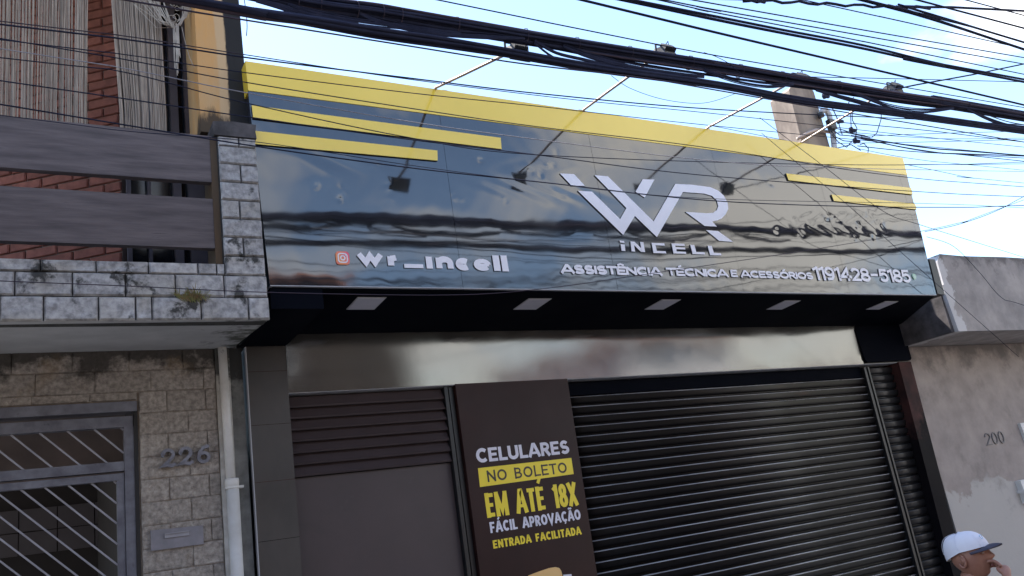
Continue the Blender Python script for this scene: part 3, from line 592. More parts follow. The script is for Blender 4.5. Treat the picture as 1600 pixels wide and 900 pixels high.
# diagonal brick wall, one brick at a time
th = radians(-38); e1 = Vector((cos(th), sin(th), 0)); P0 = Vector((.545, .03, 0))
nrm = Vector((sin(th), -cos(th), 0))
bw = build('brick_wall', MB().add([P0 + e1 * s - nrm * d + Vector((0, 0, z_)) for z_ in (3.24, 5.8) for d in (.008, .12) for s in (-2.0, .0)],
      [(0, 1, 3, 2)[::-1], (4, 5, 7, 6), (0, 1, 5, 4), (2, 6, 7, 3), (0, 4, 6, 2), (1, 3, 7, 5)]), M['brick_mortar'], hs)
bl, bh = .215, .070
for r in range(36):
    z_ = 3.245 + r * .0705; s0 = -.0 - (bl + .01) * (0 if r % 2 else .5)
    s = s0; first = True
    if r % 2 == 0:
        o = mesh_part('brick', random.choice(bk), P0 + e1 * (s0 + .005) + Vector((0, 0, z_)), bw, (-s0 - .005, .012, bh - .009), (0, 0, th))
    for k in range(7):
        a = s0 - (k + 1) * (bl + .01)
        mesh_part('brick', random.choice(bk), P0 + e1 * (a + .005) + Vector((0, 0, z_)) + nrm * random.uniform(0, .003), bw, (bl, .012, bh - .009), (0, 0, th))
# lower wall of stone blocks
lw = build('lower_wall', MB().box(.612, 1.076, .012, .3, -.3, 3.02).box(-2.6, .612, .0121, .3, 2.69, 3.02), M['block_mortar'], hs)
rz = [3.01 - .1335 * i for i in range(24)]
for i, zt_ in enumerate(rz):
    zb_ = zt_ - .1335
    if 2.6 < zb_ < 2.69:
        for k in range(8): stone(-1.75 + .3 * k, min(-1.45 + .3 * k, .612), 2.692, zt_, .004, lw, blocks, 'stone_block', .0016, .0065)
    if zb_ > 2.70: xs = [-1.6 + .0] + [-1.6 + .31 * k + (.12 if i % 2 else 0) for k in range(1, 9)] + [1.108]; xs = [x for x in xs if x < 1.03] + [1.074]
    else: xs = [.618, .618 + (.28 if i % 2 else .16), .618 + (.28 if i % 2 else .39), 1.074]
    xs = sorted(set(round(x, 4) for x in xs))
    for a, b in zip(xs, xs[1:]):
        if b - a > .04: stone(a, b, zb_, zt_, .004, lw, blocks, 'stone_block', .0016, .0065)
build('corner_strip', MB().box(1.163, 1.245, -.0, .3, -.2, 3.0), M['mould'], hs)
build('paint_strip', MB().box(1.0765, 1.1625, -.014, .28, -.2, 3.0), M['oldwhite'], hs)
# downpipe
dp = thing('downpipe', 'white plastic downpipe with a joint between stone wall and black pillar', 'downpipe', (1.13, -.04, -.1))
build('pipe', MB().tube([(1.116, -.04, 3.0), (1.120, -.04, 2.6), (1.124, -.045, 2.15)], .027, 14), M['pipe'], dp, True)
build('lower_pipe', MB().tube([(1.133, -.045, 2.12), (1.133, -.045, -.1)], .038, 14), M['pipe'], dp, True)
build('collar', MB().lathe([(.03, .0), (.041, .0), (.043, -.02), (.041, -.055), (.038, -.055)], (1.131, -.045, 2.16), 16), M['pipe'], dp, True)
build('bracket', MB().lathe([(.032, .0), (.0445, .0), (.0445, .012), (.032, .012)], (1.131, -.045, 2.10), 16).box(1.17, 1.2, -.05, -.0, 2.10, 2.115), M['pipe'], dp)
# garage interior behind the gate
build('garage_ceiling', MB().box(-2.6, 1.0, .3, 4, 2.75, 2.85), M['room'], hs)
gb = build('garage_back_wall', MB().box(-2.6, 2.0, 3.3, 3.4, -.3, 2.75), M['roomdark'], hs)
build('garage_beam', MB().box(-2.6, 1.0, .9, 1.0, 2.36, 2.75), M['room'], hs)
for i in range(9):
    for j in range(2):
        build('garage_tile', MB().box(-1.2 + .3 * i, -1.2 + .3 * i + .29, 3.28, 3.298, 2.02 + .2 * j, 2.21 + .2 * j), M['tilegrey'], gb)
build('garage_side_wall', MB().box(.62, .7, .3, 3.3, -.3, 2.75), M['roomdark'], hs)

# gate
gt = thing('steel_gate', 'blue grey steel gate with slanted bars in the stone house wall', 'gate', (-.1, .03, -.1))
GY = .03
def gx(px, py): return ax(px, py, GY)
def gzz(px, py): return az(px, py, GY)
build('head_bar', MB().box(-1.6, .606, -.02, .09, 2.622, 2.682), M['gate'], gt)
build('frame_rail', MB().box(-1.6, .585, .012, .07, 2.535, 2.598), M['gate'], gt)
build('frame_post', MB().box(.535, .588, .01, .072, -.1, 2.5345), M['gate'], gt)
build('outer_post', MB().box(.589, .610, .0, .1, -.1, 2.6215), M['black'], gt)
build('frame_rail', MB().box(-1.6, .5345, .014, .068, 2.275, 2.33), M['gate'], gt)
leaf = build('leaf_frame', MB().box(-1.6, .532, .02, .062, 2.222, 2.262).box(.492, .532, .0201, .0621, 1.68, 2.2215).box(-1.6, .532, .02, .062, 1.64, 1.6795).box(.492, .532, .0202, .0622, .2, 1.6395), M['gate'], gt)
def diag(z0, z1, xmax, step, par):
    hgt = z1 - z0; x = -2.6; base = xmax - .015
    k = 0
    while True:
        xb = base + hgt * 1.02 - k * step     # bottom end position; top end lies hgt to the left
        xt = xb - hgt * 1.02
        if xb < -1.5: break
        a = [xt, z1]; b = [xb, z0]
        if b[0] > xmax: t = (xmax - a[0]) / (b[0] - a[0]); b = [xmax, z1 + (z0 - z1) * t]
        if a[0] < xmax - .01: build('slanted_bar', MB().bar((a[0], .041, a[1]), (b[0], .041, b[1]), .0095, .0095, (0, 1, 0)), M['gate_bar'], par)
        k += 1
diag(2.33, 2.535, .5345, .142, gt); diag(1.68, 2.222, .492, .118, gt); diag(.9, 1.64, .492, .118, gt)

# number 226, letterbox
t = thing('house_number', 'grey metal house number 226 on brown stone wall', 'house number', at(290, 712, -.012))
x0, x1 = ax(250, 712, -.012), ax(331, 700, -.012); cell = (x1 - x0) / 3
D2 = [([(-.02, .72)] + arc(.26, .70, .26, .30, 170, -20, 9) + [(.30, .32), (.0, .06), (.2, .10), (.45, .02), (.62, .14)], 1), (arc(.04, .72, .05, .06, 0, 300, 7), .8)]
D6 = [(arc(.30, .30, .26, .28, 0, 360, 14), 1), ([(.06, .34), (.10, .62), (.28, .9), (.5, .98), (.56, .88)], 1)]
for i, gl in enumerate((D2, D2, D6)):
    mb = MB(); stroke_glyph(mb, gl, x0 + i * cell + .012, az(290, 727, -.012) + i * .004, cell * 1.15, .098, .019, -.034, -.010, 0, 0); build('digit', mb, M['digits'], t)
t = thing('letterbox', 'flat grey metal letterbox plate with slot flap below the number 226', 'letterbox', at(276, 840, 0))
c = [at(235, 829, -.012), at(317, 821, -.012), at(318, 850, -.012), at(236, 861, -.012)]
build('plate', MB().prism([(p.x, p.z) for p in c], -.020, .02), M['box'], t)
a, b = at(257, 838, -.02), at(295, 833, -.02)
build('flap', MB().prism([(a.x, a.z - .012), (b.x, b.z - .012), (b.x, b.z + .014), (a.x, a.z + .014)], -.030, -.0201).bar((a.x, -.034, a.z + .012), (b.x, -.034, b.z + .012), .012, .006), M['gate_bar'], t)

# grass tuft in the balcony joint
mb = MB(); g0 = at(302, 468, BY - .01); rr = random.Random(5)
for i in range(190):
    a = rr.uniform(-1.3, 1.3); ln = rr.uniform(.03, .10); s = g0 + Vector((rr.gauss(0, .03), rr.uniform(-.01, .01), rr.gauss(0, .008)))
    d = Vector((sin(a), -.45 - rr.random() * .3, cos(a) * .75)); m_ = s + d * ln * .6; e = s + d * ln + Vector((0, 0, -.45 * ln * rr.random())); w = Vector((.002, 0, .001))
    mb.add([s - w, s + w, m_ + w, m_ - w, e], [(0, 1, 2, 3), (3, 2, 4)])
tag(build('grass_tuft', mb, M['leaf']), 'small green and dry grass tuft growing from the balcony stone joint', 'grass tuft')

# string curtains
def curtain(label, pts_top, pts_bot, Y, n, seed):
    rr = random.Random(seed); mb = MB(); a, b = pts_top; c, d = pts_bot
    for i in range(n):
        u = (i + rr.uniform(.1, .9)) / n; x = a + (b - a) * u + rr.gauss(0, .002); xb_ = c + (d - c) * u + rr.gauss(0, .004); yo = rr.uniform(-.012, .012)
        pts = [(x, Y + yo, 5.75), (x * .6 + xb_ * .4 + rr.gauss(0, .002), Y + yo, 5.0), (xb_ + rr.gauss(0, .002), Y + yo, 4.3), (xb_ + rr.gauss(0, .004), Y + yo, 3.93 - rr.random() * .04)]
        mb.tube(pts, rr.uniform(.0024, .0040), 4, caps=False)
    t = thing('string_curtain', label, 'string curtain', ((c + d) / 2, Y, 3.8), 'string curtains on the balcony'); o = build('strings', mb, M['string'], t); o['kind'] = 'stuff'
    build('curtain_rod', MB().tube([(a - .02, Y, 5.76), (b + .02, Y, 5.76)], .012, 8), M['win_frame'], t)
cy = -.62
curtain('wide beige string curtain at the far left in front of the bricks', (ax(-330, -40, cy), ax(140, 5, cy)), (ax(-330, 150, cy), ax(137, 190, cy)), cy, 250, 1)
curtain('narrow beige string curtain between bare bricks and window', (ax(166, -40, cy), ax(250, 5, cy)), (ax(188, 190, cy), ax(261, 200, cy)), cy, 78, 2)
# knotted strings
mb = MB(); rr = random.Random(3); ky = -.70
K = lambda x, y: at(x, y, ky)
for i in range(16):
    a = K(rr.uniform(205, 262), rr.uniform(-12, 12)); b = K(275 + rr.uniform(-5, 5), 40 + rr.uniform(-4, 4)); m_ = a.lerp(b, .55) + Vector((0, 0, -.03 - .05 * rr.random()))
    mb.tube([a, m_, b, K(277 + rr.uniform(-5, 5), rr.uniform(60, 118))], .0022, 4)
for i in range(12):
    a = K(rr.uniform(284, 305), rr.uniform(-10, 8)); b = K(280 + rr.uniform(-4, 5), 40 + rr.uniform(-6, 3)); mb.tube([a, a.lerp(b, .5) + Vector((.01, 0, -.02)), b], .0024, 4)
for i in range(10):
    c = K(rr.uniform(268, 298), rr.uniform(4, 30)); r = rr.uniform(.01, .03); mb.tube([c + Vector((r * cos(q), rr.uniform(-.01, .01), r * sin(q))) for q in [k * .8 for k in range(9)]], .0022, 4)
mb.tube([K(284, 42), K(290, 68), K(297, 92), K(306, 110), K(313, 116)], .002, 4)
tag(build('knotted_strings', mb, M['knot']), 'tangle of knotted off white strings hanging before the balcony window', 'strings')

# ------------------------------------------------------------------ right house (number 200)
rh = thing('cement_house', 'unpainted cement rendered house with projecting parapet right of the shop', 'house', (10, 0, -.6))
RX = 8.12
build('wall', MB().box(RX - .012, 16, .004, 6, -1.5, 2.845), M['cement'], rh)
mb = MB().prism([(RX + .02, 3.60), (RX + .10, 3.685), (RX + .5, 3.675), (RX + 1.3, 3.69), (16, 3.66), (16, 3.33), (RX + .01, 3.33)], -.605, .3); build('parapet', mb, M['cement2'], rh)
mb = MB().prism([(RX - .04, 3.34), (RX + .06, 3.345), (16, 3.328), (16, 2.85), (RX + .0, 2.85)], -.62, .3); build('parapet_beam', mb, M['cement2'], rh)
build('parapet_return', MB().box(RX - .052, RX - .005, -.58, .25, 2.853, 3.30), M['cement3'], rh)
build('parapet_side', MB().box(RX - .03, RX + .019, -.60, 1.5, 3.345, 3.62), M['cement3'], rh) if False else None
NT = .013
t = thing('house_number', 'dark outlined house number 200 on cement wall', 'house number', at(1552, 686, 0))
x0, x1 = ax(1540, 686, 0), ax(1564, 686, 0); z0 = az(1552, 694, 0); z1 = az(1552, 676, 0)
D2b = [([(0, .7)] + arc(.3, .72, .3, .28, 165, -25, 8) + [(.0, .0), (.65, .0)], 1)]; D0 = [(arc(.3, .5, .3, .5, 0, 360, 14), 1)]
for i, gl in enumerate((D2b, D0, D0)):
    mb = MB(); stroke_glyph(mb, gl, x0 + i * .125, z0, .14, (z1 - z0), NT, -.008, .005, 0, 0); build('digit', mb, M['pale_digits'], t)
# meter niche at the right edge
mt = thing('meter_cabinet', 'pale framed meter cabinet at the right edge on the cement wall', 'meter cabinet', (9.9, 0, 1.2))
a = at(1590, 662, 0); b = at(1597, 705, 0)
build('upper_frame', MB().prism([(a.x, a.z), (a.x + .9, a.z), (a.x + .9, a.z - .36), (a.x + .04, a.z - .36)], -.03, .004), M['lightwall'], mt)
build('upper_glass', MB().box(a.x + .12, a.x + .8, -.035, -.0301, a.z - .28, a.z - .09), M['glass'], mt)
c = at(1586, 752, 0)
build('lower_frame', MB().prism([(c.x, c.z), (c.x + .8, c.z + .02), (c.x + .8, c.z - .30), (c.x + .02, c.z - .24)], -.06, .004), M['lightwall'], mt)
build('ledge', MB().box(c.x - .02, c.x + .8, -.09, .003, c.z - .13, c.z - .10), M['lightwall'], mt)
build('slot', MB().box(c.x + .10, c.x + .7, -.064, -.0601, c.z - .09, c.z - .05), M['black'], mt)

# ------------------------------------------------------------------ service pole behind the sign
PYY = .3
t = thing('service_pole', 'short brown concrete service pole rising behind the sign top', 'pole', (7.97, PYY, 0))
pb = [at(1235, 150, PYY), at(1286, 143, PYY), at(1304, 245, PYY), at(1254, 240, PYY)]
build('shaft', MB().prism([(7.755, 6.05), (7.80, 6.10), (8.18, 6.13), (8.20, 6.09), (8.255, 3.3), (7.68, 3.3)], PYY, PYY + .3), M['polec'], t)
q = [at(1273, 198, PYY - .05), at(1263, 205, PYY - .05)]
build('band', MB().tube([at(1246, 217, PYY - .03), at(1262, 208, PYY - .05), at(1275, 203, PYY - .05), at(1300, 207, PYY - .03)], .02, 6), M['arm'], t, True)
cp = [at(x, y, PYY - .06) for x, y in ((1282, 178), (1285, 173), (1290, 172), (1295, 178), (1298, 190), (1301, 205), (1303, 225), (1306, 250))]
build('conduit', MB().tube(cp, .032, 10), M['greypvc'], t, True)
build('conduit_mouth', MB().lathe([(.0, -.0), (.04, .0), (.04, .05), (.0, .05)], cp[0] + Vector((0, 0, -.04)), 10), M['black'], t)
p = at(1299, 195, PYY - .12); build('junction_box', MB().box(p.x - .05, p.x + .05, p.y - .03, p.y + .03, p.z - .06, p.z + .06), M['black'], t)
for x, y in ((1310, 189), (1330, 203), (1336, 220), (1288, 150)):
    p = at(x, y, PYY - .1); build('connector', MB().lathe([(.0, -.03), (.022, -.03), (.030, 0), (.022, .03), (.0, .03)], p, 10).bar(p, p + Vector((.08, 0, 0)), .03), M['cable'], t)
mb = MB()
for pts in (((1299, 205), (1306, 214), (1318, 220), (1330, 221), (1336, 219)), ((1302, 203), (1312, 211), (1326, 212), (1340, 214)), ((1310, 190), (1314, 205), (1316, 210)), ((1330, 203), (1329, 180), (1326, 160), (1334, 152)),
            ((1336, 220), (1339, 200), (1332, 188), (1331, 170)), ((1376, 160), (1377, 185), (1370, 208), (1362, 215)), ((1300, 210), (1310, 222), (1323, 230), (1330, 222)), ((1306, 232), (1330, 226), (1345, 235)),
            ((1344, 226), (1350, 224), (1357, 232), (1356, 240)), ((1310, 189), (1304, 176), (1300, 168)), ((1305, 208), (1322, 207), (1345, 212), (1360, 215)), ((1303, 200), (1317, 203), (1335, 209), (1352, 212))):
    P = [at(x, y, PYY - .1 - .01 * (i % 3)) for i, (x, y) in enumerate(pts)]; mb.tube(P, .006, 5)
build('service_wires', mb, M['cable'], t)

# ------------------------------------------------------------------ cables along the street
def spline(P, n=6):
    out = []
    for i in range(len(P) - 1):
        p0 = P[max(i - 1, 0)]; p1 = P[i]; p2 = P[i + 1]; p3 = P[min(i + 2, len(P) - 1)]
        for k in range(n):
            u = k / n; out.append(.5 * ((2 * p1) + (p2 - p0) * u + (2 * p0 - 5 * p1 + 4 * p2 - p3) * u * u + (3 * p1 - p0 - 3 * p2 + p3) * u ** 3))
    out.append(P[-1]); return out
def path(pts, Y, ext=(3.5, 14)):
    P = [at(x, y, Y if not isinstance(Y, (list, tuple)) else Y[i]) for i, (x, y) in enumerate(pts)]
    if ext[0]:
        d = (P[0] - P[1]).normalized(); P.insert(0, P[0] + d * ext[0])
    if ext[1]:
        d = (P[-1] - P[-2]).normalized(); P.append(P[-1] + d * ext[1])
    return spline(P, 7)
def wire(pts, Y, r, label, m='cable', ext=(3.5, 14), wob=0, group=None, n=5):
    P = path(pts, Y, ext)
    if wob: P = [p + Vector((0, 0, wob * sin(i * 1.9 + len(label)))) for i, p in enumerate(P)]
    return tag(build('overhead_wire', MB().tube(P, r * (.72 if r < .006 else .88), n), M[m], None, True), label, 'wire', group)
UA = [(300, -34), (480, 6), (580, 19), (640, 28), (820, 57), (960, 80), (1120, 105), (1240, 125), (1397, 150), (1506, 166), (1600, 182)]
LB = [(280, -2), (400, 20), (485, 32), (590, 50), (695, 66), (800, 84), (940, 108), (1120, 133), (1256, 158), (1412, 179), (1600, 205)]
def bundle(pts, Y, R, ns, label, seed, droop=0):
    t = thing('cable_bundle', label, 'cable bundle', at(*pts[0], Y)); rr = random.Random(seed); P = path(pts, Y)
    for k in range(ns):
        ph = rr.uniform(0, 2 * pi); rad = R * math.sqrt(rr.random()); sp = rr.uniform(-.05, .05); r = rr.uniform(.006, .011) ; lo = rr.uniform(.3, 1) * droop if k % 3 == 0 else 0; f1 = rr.uniform(.05, .16); p1 = rr.uniform(0, 6)
        Q = []
        for i, p in enumerate(P):
            a = ph + sp * i * .5 + .2 * sin(i * .08 + k); rr2 = rad * (1 + .12 * sin(i * .15 + k * 1.3)); Q.append(p + Vector((0, rr2 * cos(a), rr2 * sin(a) - lo * max(0, sin(i * f1 + p1)))))
        build('cable', MB().tube(Q, r, 6), M['cable'] if rr.random() < .85 else M['cable2'], t, True)
    return t, P
t, PA = bundle(UA, -2.22, .036, 34, 'thick upper bundle of black street cables crossing the whole sky', 1, .03)
mb = MB()
for i in range(3, len(PA) - 1, 4):
    mb.tube([PA[i] + Vector((0, .044 * cos(a), .044 * sin(a))) for a in [k * pi / 5 for k in range(11)]], .0022, 4)
build('lashing_wire', mb, M['cable2'], t)
t, PB = bundle(LB, -2.30, .019, 14, 'thinner lower bundle of black street cables sagging below the thick one', 2, .015)
# loose strands hanging between both bundles
strand_lab = ['at the top left above the house column', 'left of the first floodlight', 'just before the first floodlight', 'over the gap after the first floodlight', 'beside the second floodlight', 'near the concrete pole', 'right of the concrete pole', 'near the fourth floodlight', 'at the right edge of the sky']
for i, (pts) in enumerate([[(400, 0), (440, 8), (480, 22), (560, 38)], [(450, 6), (500, 22), (560, 34), (640, 44), (720, 54)], [(560, 20), (600, 36), (680, 52), (760, 58), (820, 60)], [(835, 66), (870, 88), (920, 100), (960, 108)],
                           [(880, 72), (920, 88), (1000, 108), (1100, 120)], [(1100, 110), (1150, 126), (1200, 134), (1240, 131)], [(1275, 140), (1320, 152), (1370, 165), (1420, 178)], [(1330, 145), (1390, 168), (1440, 176), (1490, 170)], [(1510, 170), (1540, 184), (1575, 196), (1610, 199)]]):
    mb = MB(); rr = random.Random(i + 40)
    for k in range(7):
        o_ = rr.gauss(0, 3.0); P = spline([at(x, y + o_ * (.4 if q in (0, len(pts) - 1) else 1) + rr.gauss(0, .5), -2.24) for q, (x, y) in enumerate(pts)], 6); mb.tube(P, rr.uniform(.003, .006), 5)
    tag(build('loose_strands', mb, M['cable'], None, True), 'loose black strands between the two cable bundles ' + strand_lab[i], 'cable strands', 'loose strands between the cable bundles')
W = [
    ([(150, -8), (300, 18), (400, 34), (640, 72), (820, 100), (1000, 121), (1120, 141), (1300, 172), (1600, 222)], -2.4, .0055, 'purple grey wire just under the lower bundle from top left', 'cable2'),
    ([(0, 38), (200, 62), (400, 92), (640, 122), (850, 147), (1120, 171), (1444, 187), (1700, 200)], -2.0, .0055, 'black wire crossing the orange column and the sky above the yellow band', 'cable'),
    ([(0, 33), (200, 57), (380, 85), (640, 124), (900, 156), (1120, 178), (1444, 214), (1700, 240)], -2.05, .0035, 'thin purple wire just above the one crossing the orange column', 'cable2'),
    ([(0, 62), (200, 86), (380, 113), (640, 145), (840, 166), (1100, 195), (1440, 228), (1700, 252)], -1.9, .0035, 'thin black wire crossing the upper yellow band on the left', 'cable'),
    ([(0, 60), (190, 92), (380, 128), (640, 169), (840, 198), (1100, 230), (1408, 276), (1700, 300)], -1.75, .004, 'thin black wire running along the yellow band to its right end', 'cable'),
    ([(0, 76), (190, 106), (380, 144), (640, 190), (840, 218), (1100, 250), (1300, 262), (1700, 270)], -1.7, .0036, 'pale grey wire crossing the black face just below the yellow band', 'cable3'),
    ([(0, 90), (190, 112), (380, 160), (640, 215), (840, 242), (1228, 256), (1480, 257), (1700, 250)], -1.65, .004, 'thin black wire turning nearly level toward the right short stripes', 'cable'),
    ([(0, 126), (200, 155), (396, 184), (640, 218), (840, 242), (1100, 274), (1460, 301), (1700, 312)], -1.6, .0045, 'black wire crossing between the two left yellow stripes', 'cable'),
    ([(0, 163), (200, 196), (402, 229), (640, 262), (840, 284), (1150, 316), (1480, 324), (1700, 318)], -1.5, .0055, 'black wire passing through the white logo', 'cable'),
    ([(0, 180), (200, 205), (402, 222), (640, 258), (840, 284), (1100, 310), (1480, 319), (1700, 330)], -1.55, .003, 'thin black wire just above the one through the white logo', 'cable'),
    ([(0, 439), (200, 447), (425, 457), (700, 461), (840, 452), (1000, 430), (1300, 385), (1500, 348), (1620, 305)], -1.35, .0035, 'thin grey wire dipping below the sign bottom and rising at right', 'cable2'),
    ([(685, 0), (900, 44), (1120, 87), (1340, 124), (1600, 168)], -2.7, .0045, 'single wire above the thick bundle over the second floodlight', 'cable'),
    ([(910, 0), (1120, 51), (1350, 105), (1600, 164)], -2.9, .0075, 'dark wire starting at the top centre and crossing the bundle at right', 'cable'),
    ([(955, -4), (1120, 31), (1225, 52), (1350, 76), (1475, 104), (1600, 128)], -2.95, .009, 'doubled dark cable in the upper right sky, lower strand', 'cable'),
    ([(948, -8), (1120, 26), (1225, 47), (1350, 71), (1475, 101), (1600, 124)], -3.0, .008, 'doubled dark cable in the upper right sky, upper strand', 'cable'),
    ([(1100, 3), (1350, 47), (1600, 90)], -3.2, .0045, 'uppermost of three thin parallel wires in the upper right sky', 'cable'),
    ([(1060, 4), (1100, 12), (1350, 56), (1600, 100)], -3.2, .0045, 'middle of three thin parallel wires in the upper right sky', 'cable'),
    ([(1030, 0), (1100, 16), (1350, 65), (1600, 116)], -3.15, .0045, 'lowest of three thin parallel wires in the upper right sky', 'cable'),
    ([(1130, -2), (1162, 0), (1250, 4), (1350, 9), (1450, 12), (1600, 16)], -3.3, .008, 'twisted dark cable nearly level along the top right edge', 'cable'),
    ([(1347, 0), (1430, 22), (1510, 47), (1600, 77)], -3.3, .009, 'thick dark cable falling from the top edge to the right edge', 'cable'),
    ([(1360, 2), (1440, 22), (1520, 42), (1600, 66)], -3.35, .007, 'dark cable just above the thick one falling to the right edge', 'cable'),
    ([(1434, 0), (1600, 44)], -3.4, .006, 'short wire span cutting the top right corner, lower one', 'cable'),
    ([(1510, 0), (1600, 24)], -3.4, .005, 'short wire span cutting the top right corner, upper one', 'cable'),
    ([(1256, 0), (1430, 38), (1600, 76)], -3.3, .004, 'thin wire falling through the top right wires from the top edge', 'cable'),
    ([(1256, 120), (1400, 123), (1600, 128)], -2.6, .004, 'thin nearly level wire from the pole top to the right edge', 'cable'),
]
for w in W:
    e = (0, 14) if w[0][0] in ((1256, 120),) else (3.5, 14)
    wire(w[0], w[1], w[2], w[3], w[4], e, wob=.008 if 'twisted' in w[3] else 0)
S_ = [([(1300, 190), (1450, 204), (1600, 222)], 'upper'), ([(1310, 205), (1420, 214), (1510, 217), (1700, 214)], 'second'), ([(1330, 212), (1450, 231), (1600, 243)], 'third'), ([(1335, 215), (1450, 236), (1600, 252)], 'fourth'),
      ([(1345, 216), (1460, 238), (1600, 244)], 'fifth'), ([(1340, 228), (1430, 237), (1600, 247)], 'sixth'), ([(1300, 224), (1440, 222), (1600, 218)], 'seventh'), ([(1340, 232), (1440, 250), (1600, 266)], 'eighth'),
      ([(1346, 213), (1480, 208), (1600, 205)], 'ninth'), ([(1415, 257), (1520, 257), (1600, 256)], 'tenth'), ([(1440, 262), (1520, 278), (1600, 286)], 'eleventh')]
ordn = ['uppermost', 'second from top', 'third from top', 'fourth from top', 'fifth from top', 'sixth from top', 'fifth from bottom', 'fourth from bottom', 'third from bottom', 'second from bottom', 'lowest']
yr = sorted(p[0][-1][1] + p[0][-2][1] * .01 for p in S_)
for i, (pts, w) in enumerate(S_):
    rank = ordn[yr.index(pts[-1][1] + pts[-2][1] * .01)]
    wire(pts, -.1 - .05 * i, [.006, .005, .010, .006, .008, .006, .005, .004, .005, .005, .004][i], 'thin wire fanning right from short pole, ' + rank + ' of eleven', 'cable', (0 if pts[0][0] < 1400 else 3, 14), group='service wires fanning right from the short pole')
wire([(1190, 208), (1240, 250), (1330, 325), (1464, 444)], -1.0, .0035, 'thin wire hanging diagonally across the right end of the sign', 'cable', (0, 1.2))
wire([(1215, 205), (1290, 262), (1380, 330), (1440, 352), (1600, 402)], -1.3, .0035, 'thin wire falling from the sign top toward the cement parapet', 'cable', (.2, 6))
wire([(1448, 370), (1490, 385), (1530, 425), (1565, 465), (1600, 477)], -.66, .004, 'loose black wire drooping across the cement parapet', 'cable', (0, 2))
wire([(1445, 362), (1500, 350), (1560, 328), (1620, 296)], -1.1, .0045, 'thin wire rising to the right from the sign end', 'cable', (.0, 6))
wire([(1398, 140), (1430, 133), (1480, 124), (1528, 115), (1600, 100)], -1.95, .008, 'dark feed cable from the rightmost floodlight to the upper right', 'cable', (0, 10))
wire([(955, 118), (985, 138), (1040, 156), (1100, 161), (1150, 146)], -2.2, .0025, 'fine slack wire looping under the bundles between floodlights', 'cable2', (0, 0))
wire([(380, -8), (384, 15), (386, 40), (385, 56)], -.85, .004, 'short grey wire end dangling beside the top of the orange column', 'cable2', (0, 0))
wire([(1100, 82), (1120, 89), (1140, 100), (1160, 118)], -2.3, .003, 'small wire bow above the thick bundle left of the pole', 'cable', (0, 0))

# ------------------------------------------------------------------ houses across the street (seen mirrored in the black panels)
def far_house(x0, x1, y, zt_, label, m, roof, win):
    g = gz((x0 + x1) / 2); t = thing('far_house', label, 'house', ((x0 + x1) / 2, y, g)); wl_ = MB().box(x0, x1, y - 7, y, g - .6, zt_); build('wall', wl_, m, t)
    build('roof', MB().box(x0 - .25, x1 + .25 if x1 < 5 else x1 + .02, y - 7.1, y + .35, zt_ + .002, zt_ + .14), roof, t)
    for (cx_, cz_, w, h_) in win:
        f = build('window', MB().box(cx_ - w / 2 - .06, cx_ + w / 2 + .06, y + .002, y + .05, cz_ - h_ / 2 - .06, cz_ + h_ / 2 + .06), M['lightwall'], t)
        build('pane', MB().box(cx_ - w / 2, cx_ + w / 2, y + .051, y + .06, cz_ - h_ / 2, cz_ + h_ / 2), M['glass'], f)
    if zt_ > 6: build('side_wing', MB().box(x1 + .005, 7.0, y - 6, y - .02, g - .6, 5.95), m, t)
    f = build('door', MB().box((x0 + x1) / 2 - .5, (x0 + x1) / 2 + .5, y + .002, y + .04, g, g + 2.2), M['win_frame'], t)
far_house(-7, 5.2, -10.5, 6.3, 'tall dark brown rendered house across the street', M['darkplaster'], M['tile'], [(-3, 4.6, 1.4, 1.2), (1, 4.6, 1.4, 1.2), (4, 4.6, 1, 1.2), (-3, 1.6, 1.4, 1.2)])
far_house(7.1, 13, -11, 2.7, 'low ochre house across the street', M['plaster'], M['tile'], [(7.3, 1.2, 1.2, 1), (11.2, 1.2, 1.2, 1)])
far_house(13.2, 17, -11.5, 4.6, 'small pale house across the street', M['lightwall'], M['tile'], [(14, 2.8, .9, .9), (16, 2.8, .9, .9)])
far_house(17.2, 34, -11, 3.4, 'long grey house across the street', M['cement'], M['tile'], [(20, 1, 1.4, 1), (26, 1, 1.4, 1), (31, 1, 1.2, 1)])
far_house(-22, -7.3, -11, 5.2, 'wide ochre house across the street', M['plaster'], M['tile'], [(-10, 3.8, 1.4, 1.2), (-15, 3.8, 1.4, 1.2), (-19, 2, 1.4, 1.2)])

# ------------------------------------------------------------------ person
hc = at(1516, 869, -2.6)                           # head centre
fwd = Vector((.16, -.98, .16)).normalized(); up0 = Vector((0, 0, 1)); upv = (up0 - fwd * fwd.dot(up0)).normalized(); lft = upv.cross(fwd)
def hp(f, l, u): return hc + fwd * f + lft * l + upv * u
pg = gz(hc.x) - .008
pr = thing('person', 'person in a white baseball cap raising a hand to the mouth at bottom right', 'person', (hc.x, hc.y, pg))
def skin_obj(name, verts, edges, radii, m, parent, lv=2, root=0):
    me = bpy.data.meshes.new(name); o0 = ORG[parent.name]; me.from_pydata([tuple(Vector(v) - o0) for v in verts], edges, []); me.materials.append(m)
    o = bpy.data.objects.new(name, me); COL.objects.link(o); o.parent = parent; ORG[o.name] = o0
    bm = bmesh.new(); bm.from_mesh(me); ly = bm.verts.layers.skin.verify(); bm.verts.ensure_lookup_table()
    for i, v in enumerate(bm.verts):
        r = radii[i]; v[ly].radius = (r, r) if not isinstance(r, tuple) else r; v[ly].use_root = (i == root)
    bm.to_mesh(me); bm.free()
    o.modifiers.new('skin', 'SKIN').use_smooth_shade = True
    s = o.modifiers.new('sub', 'SUBSURF'); s.levels = lv; s.render_levels = lv
    return o
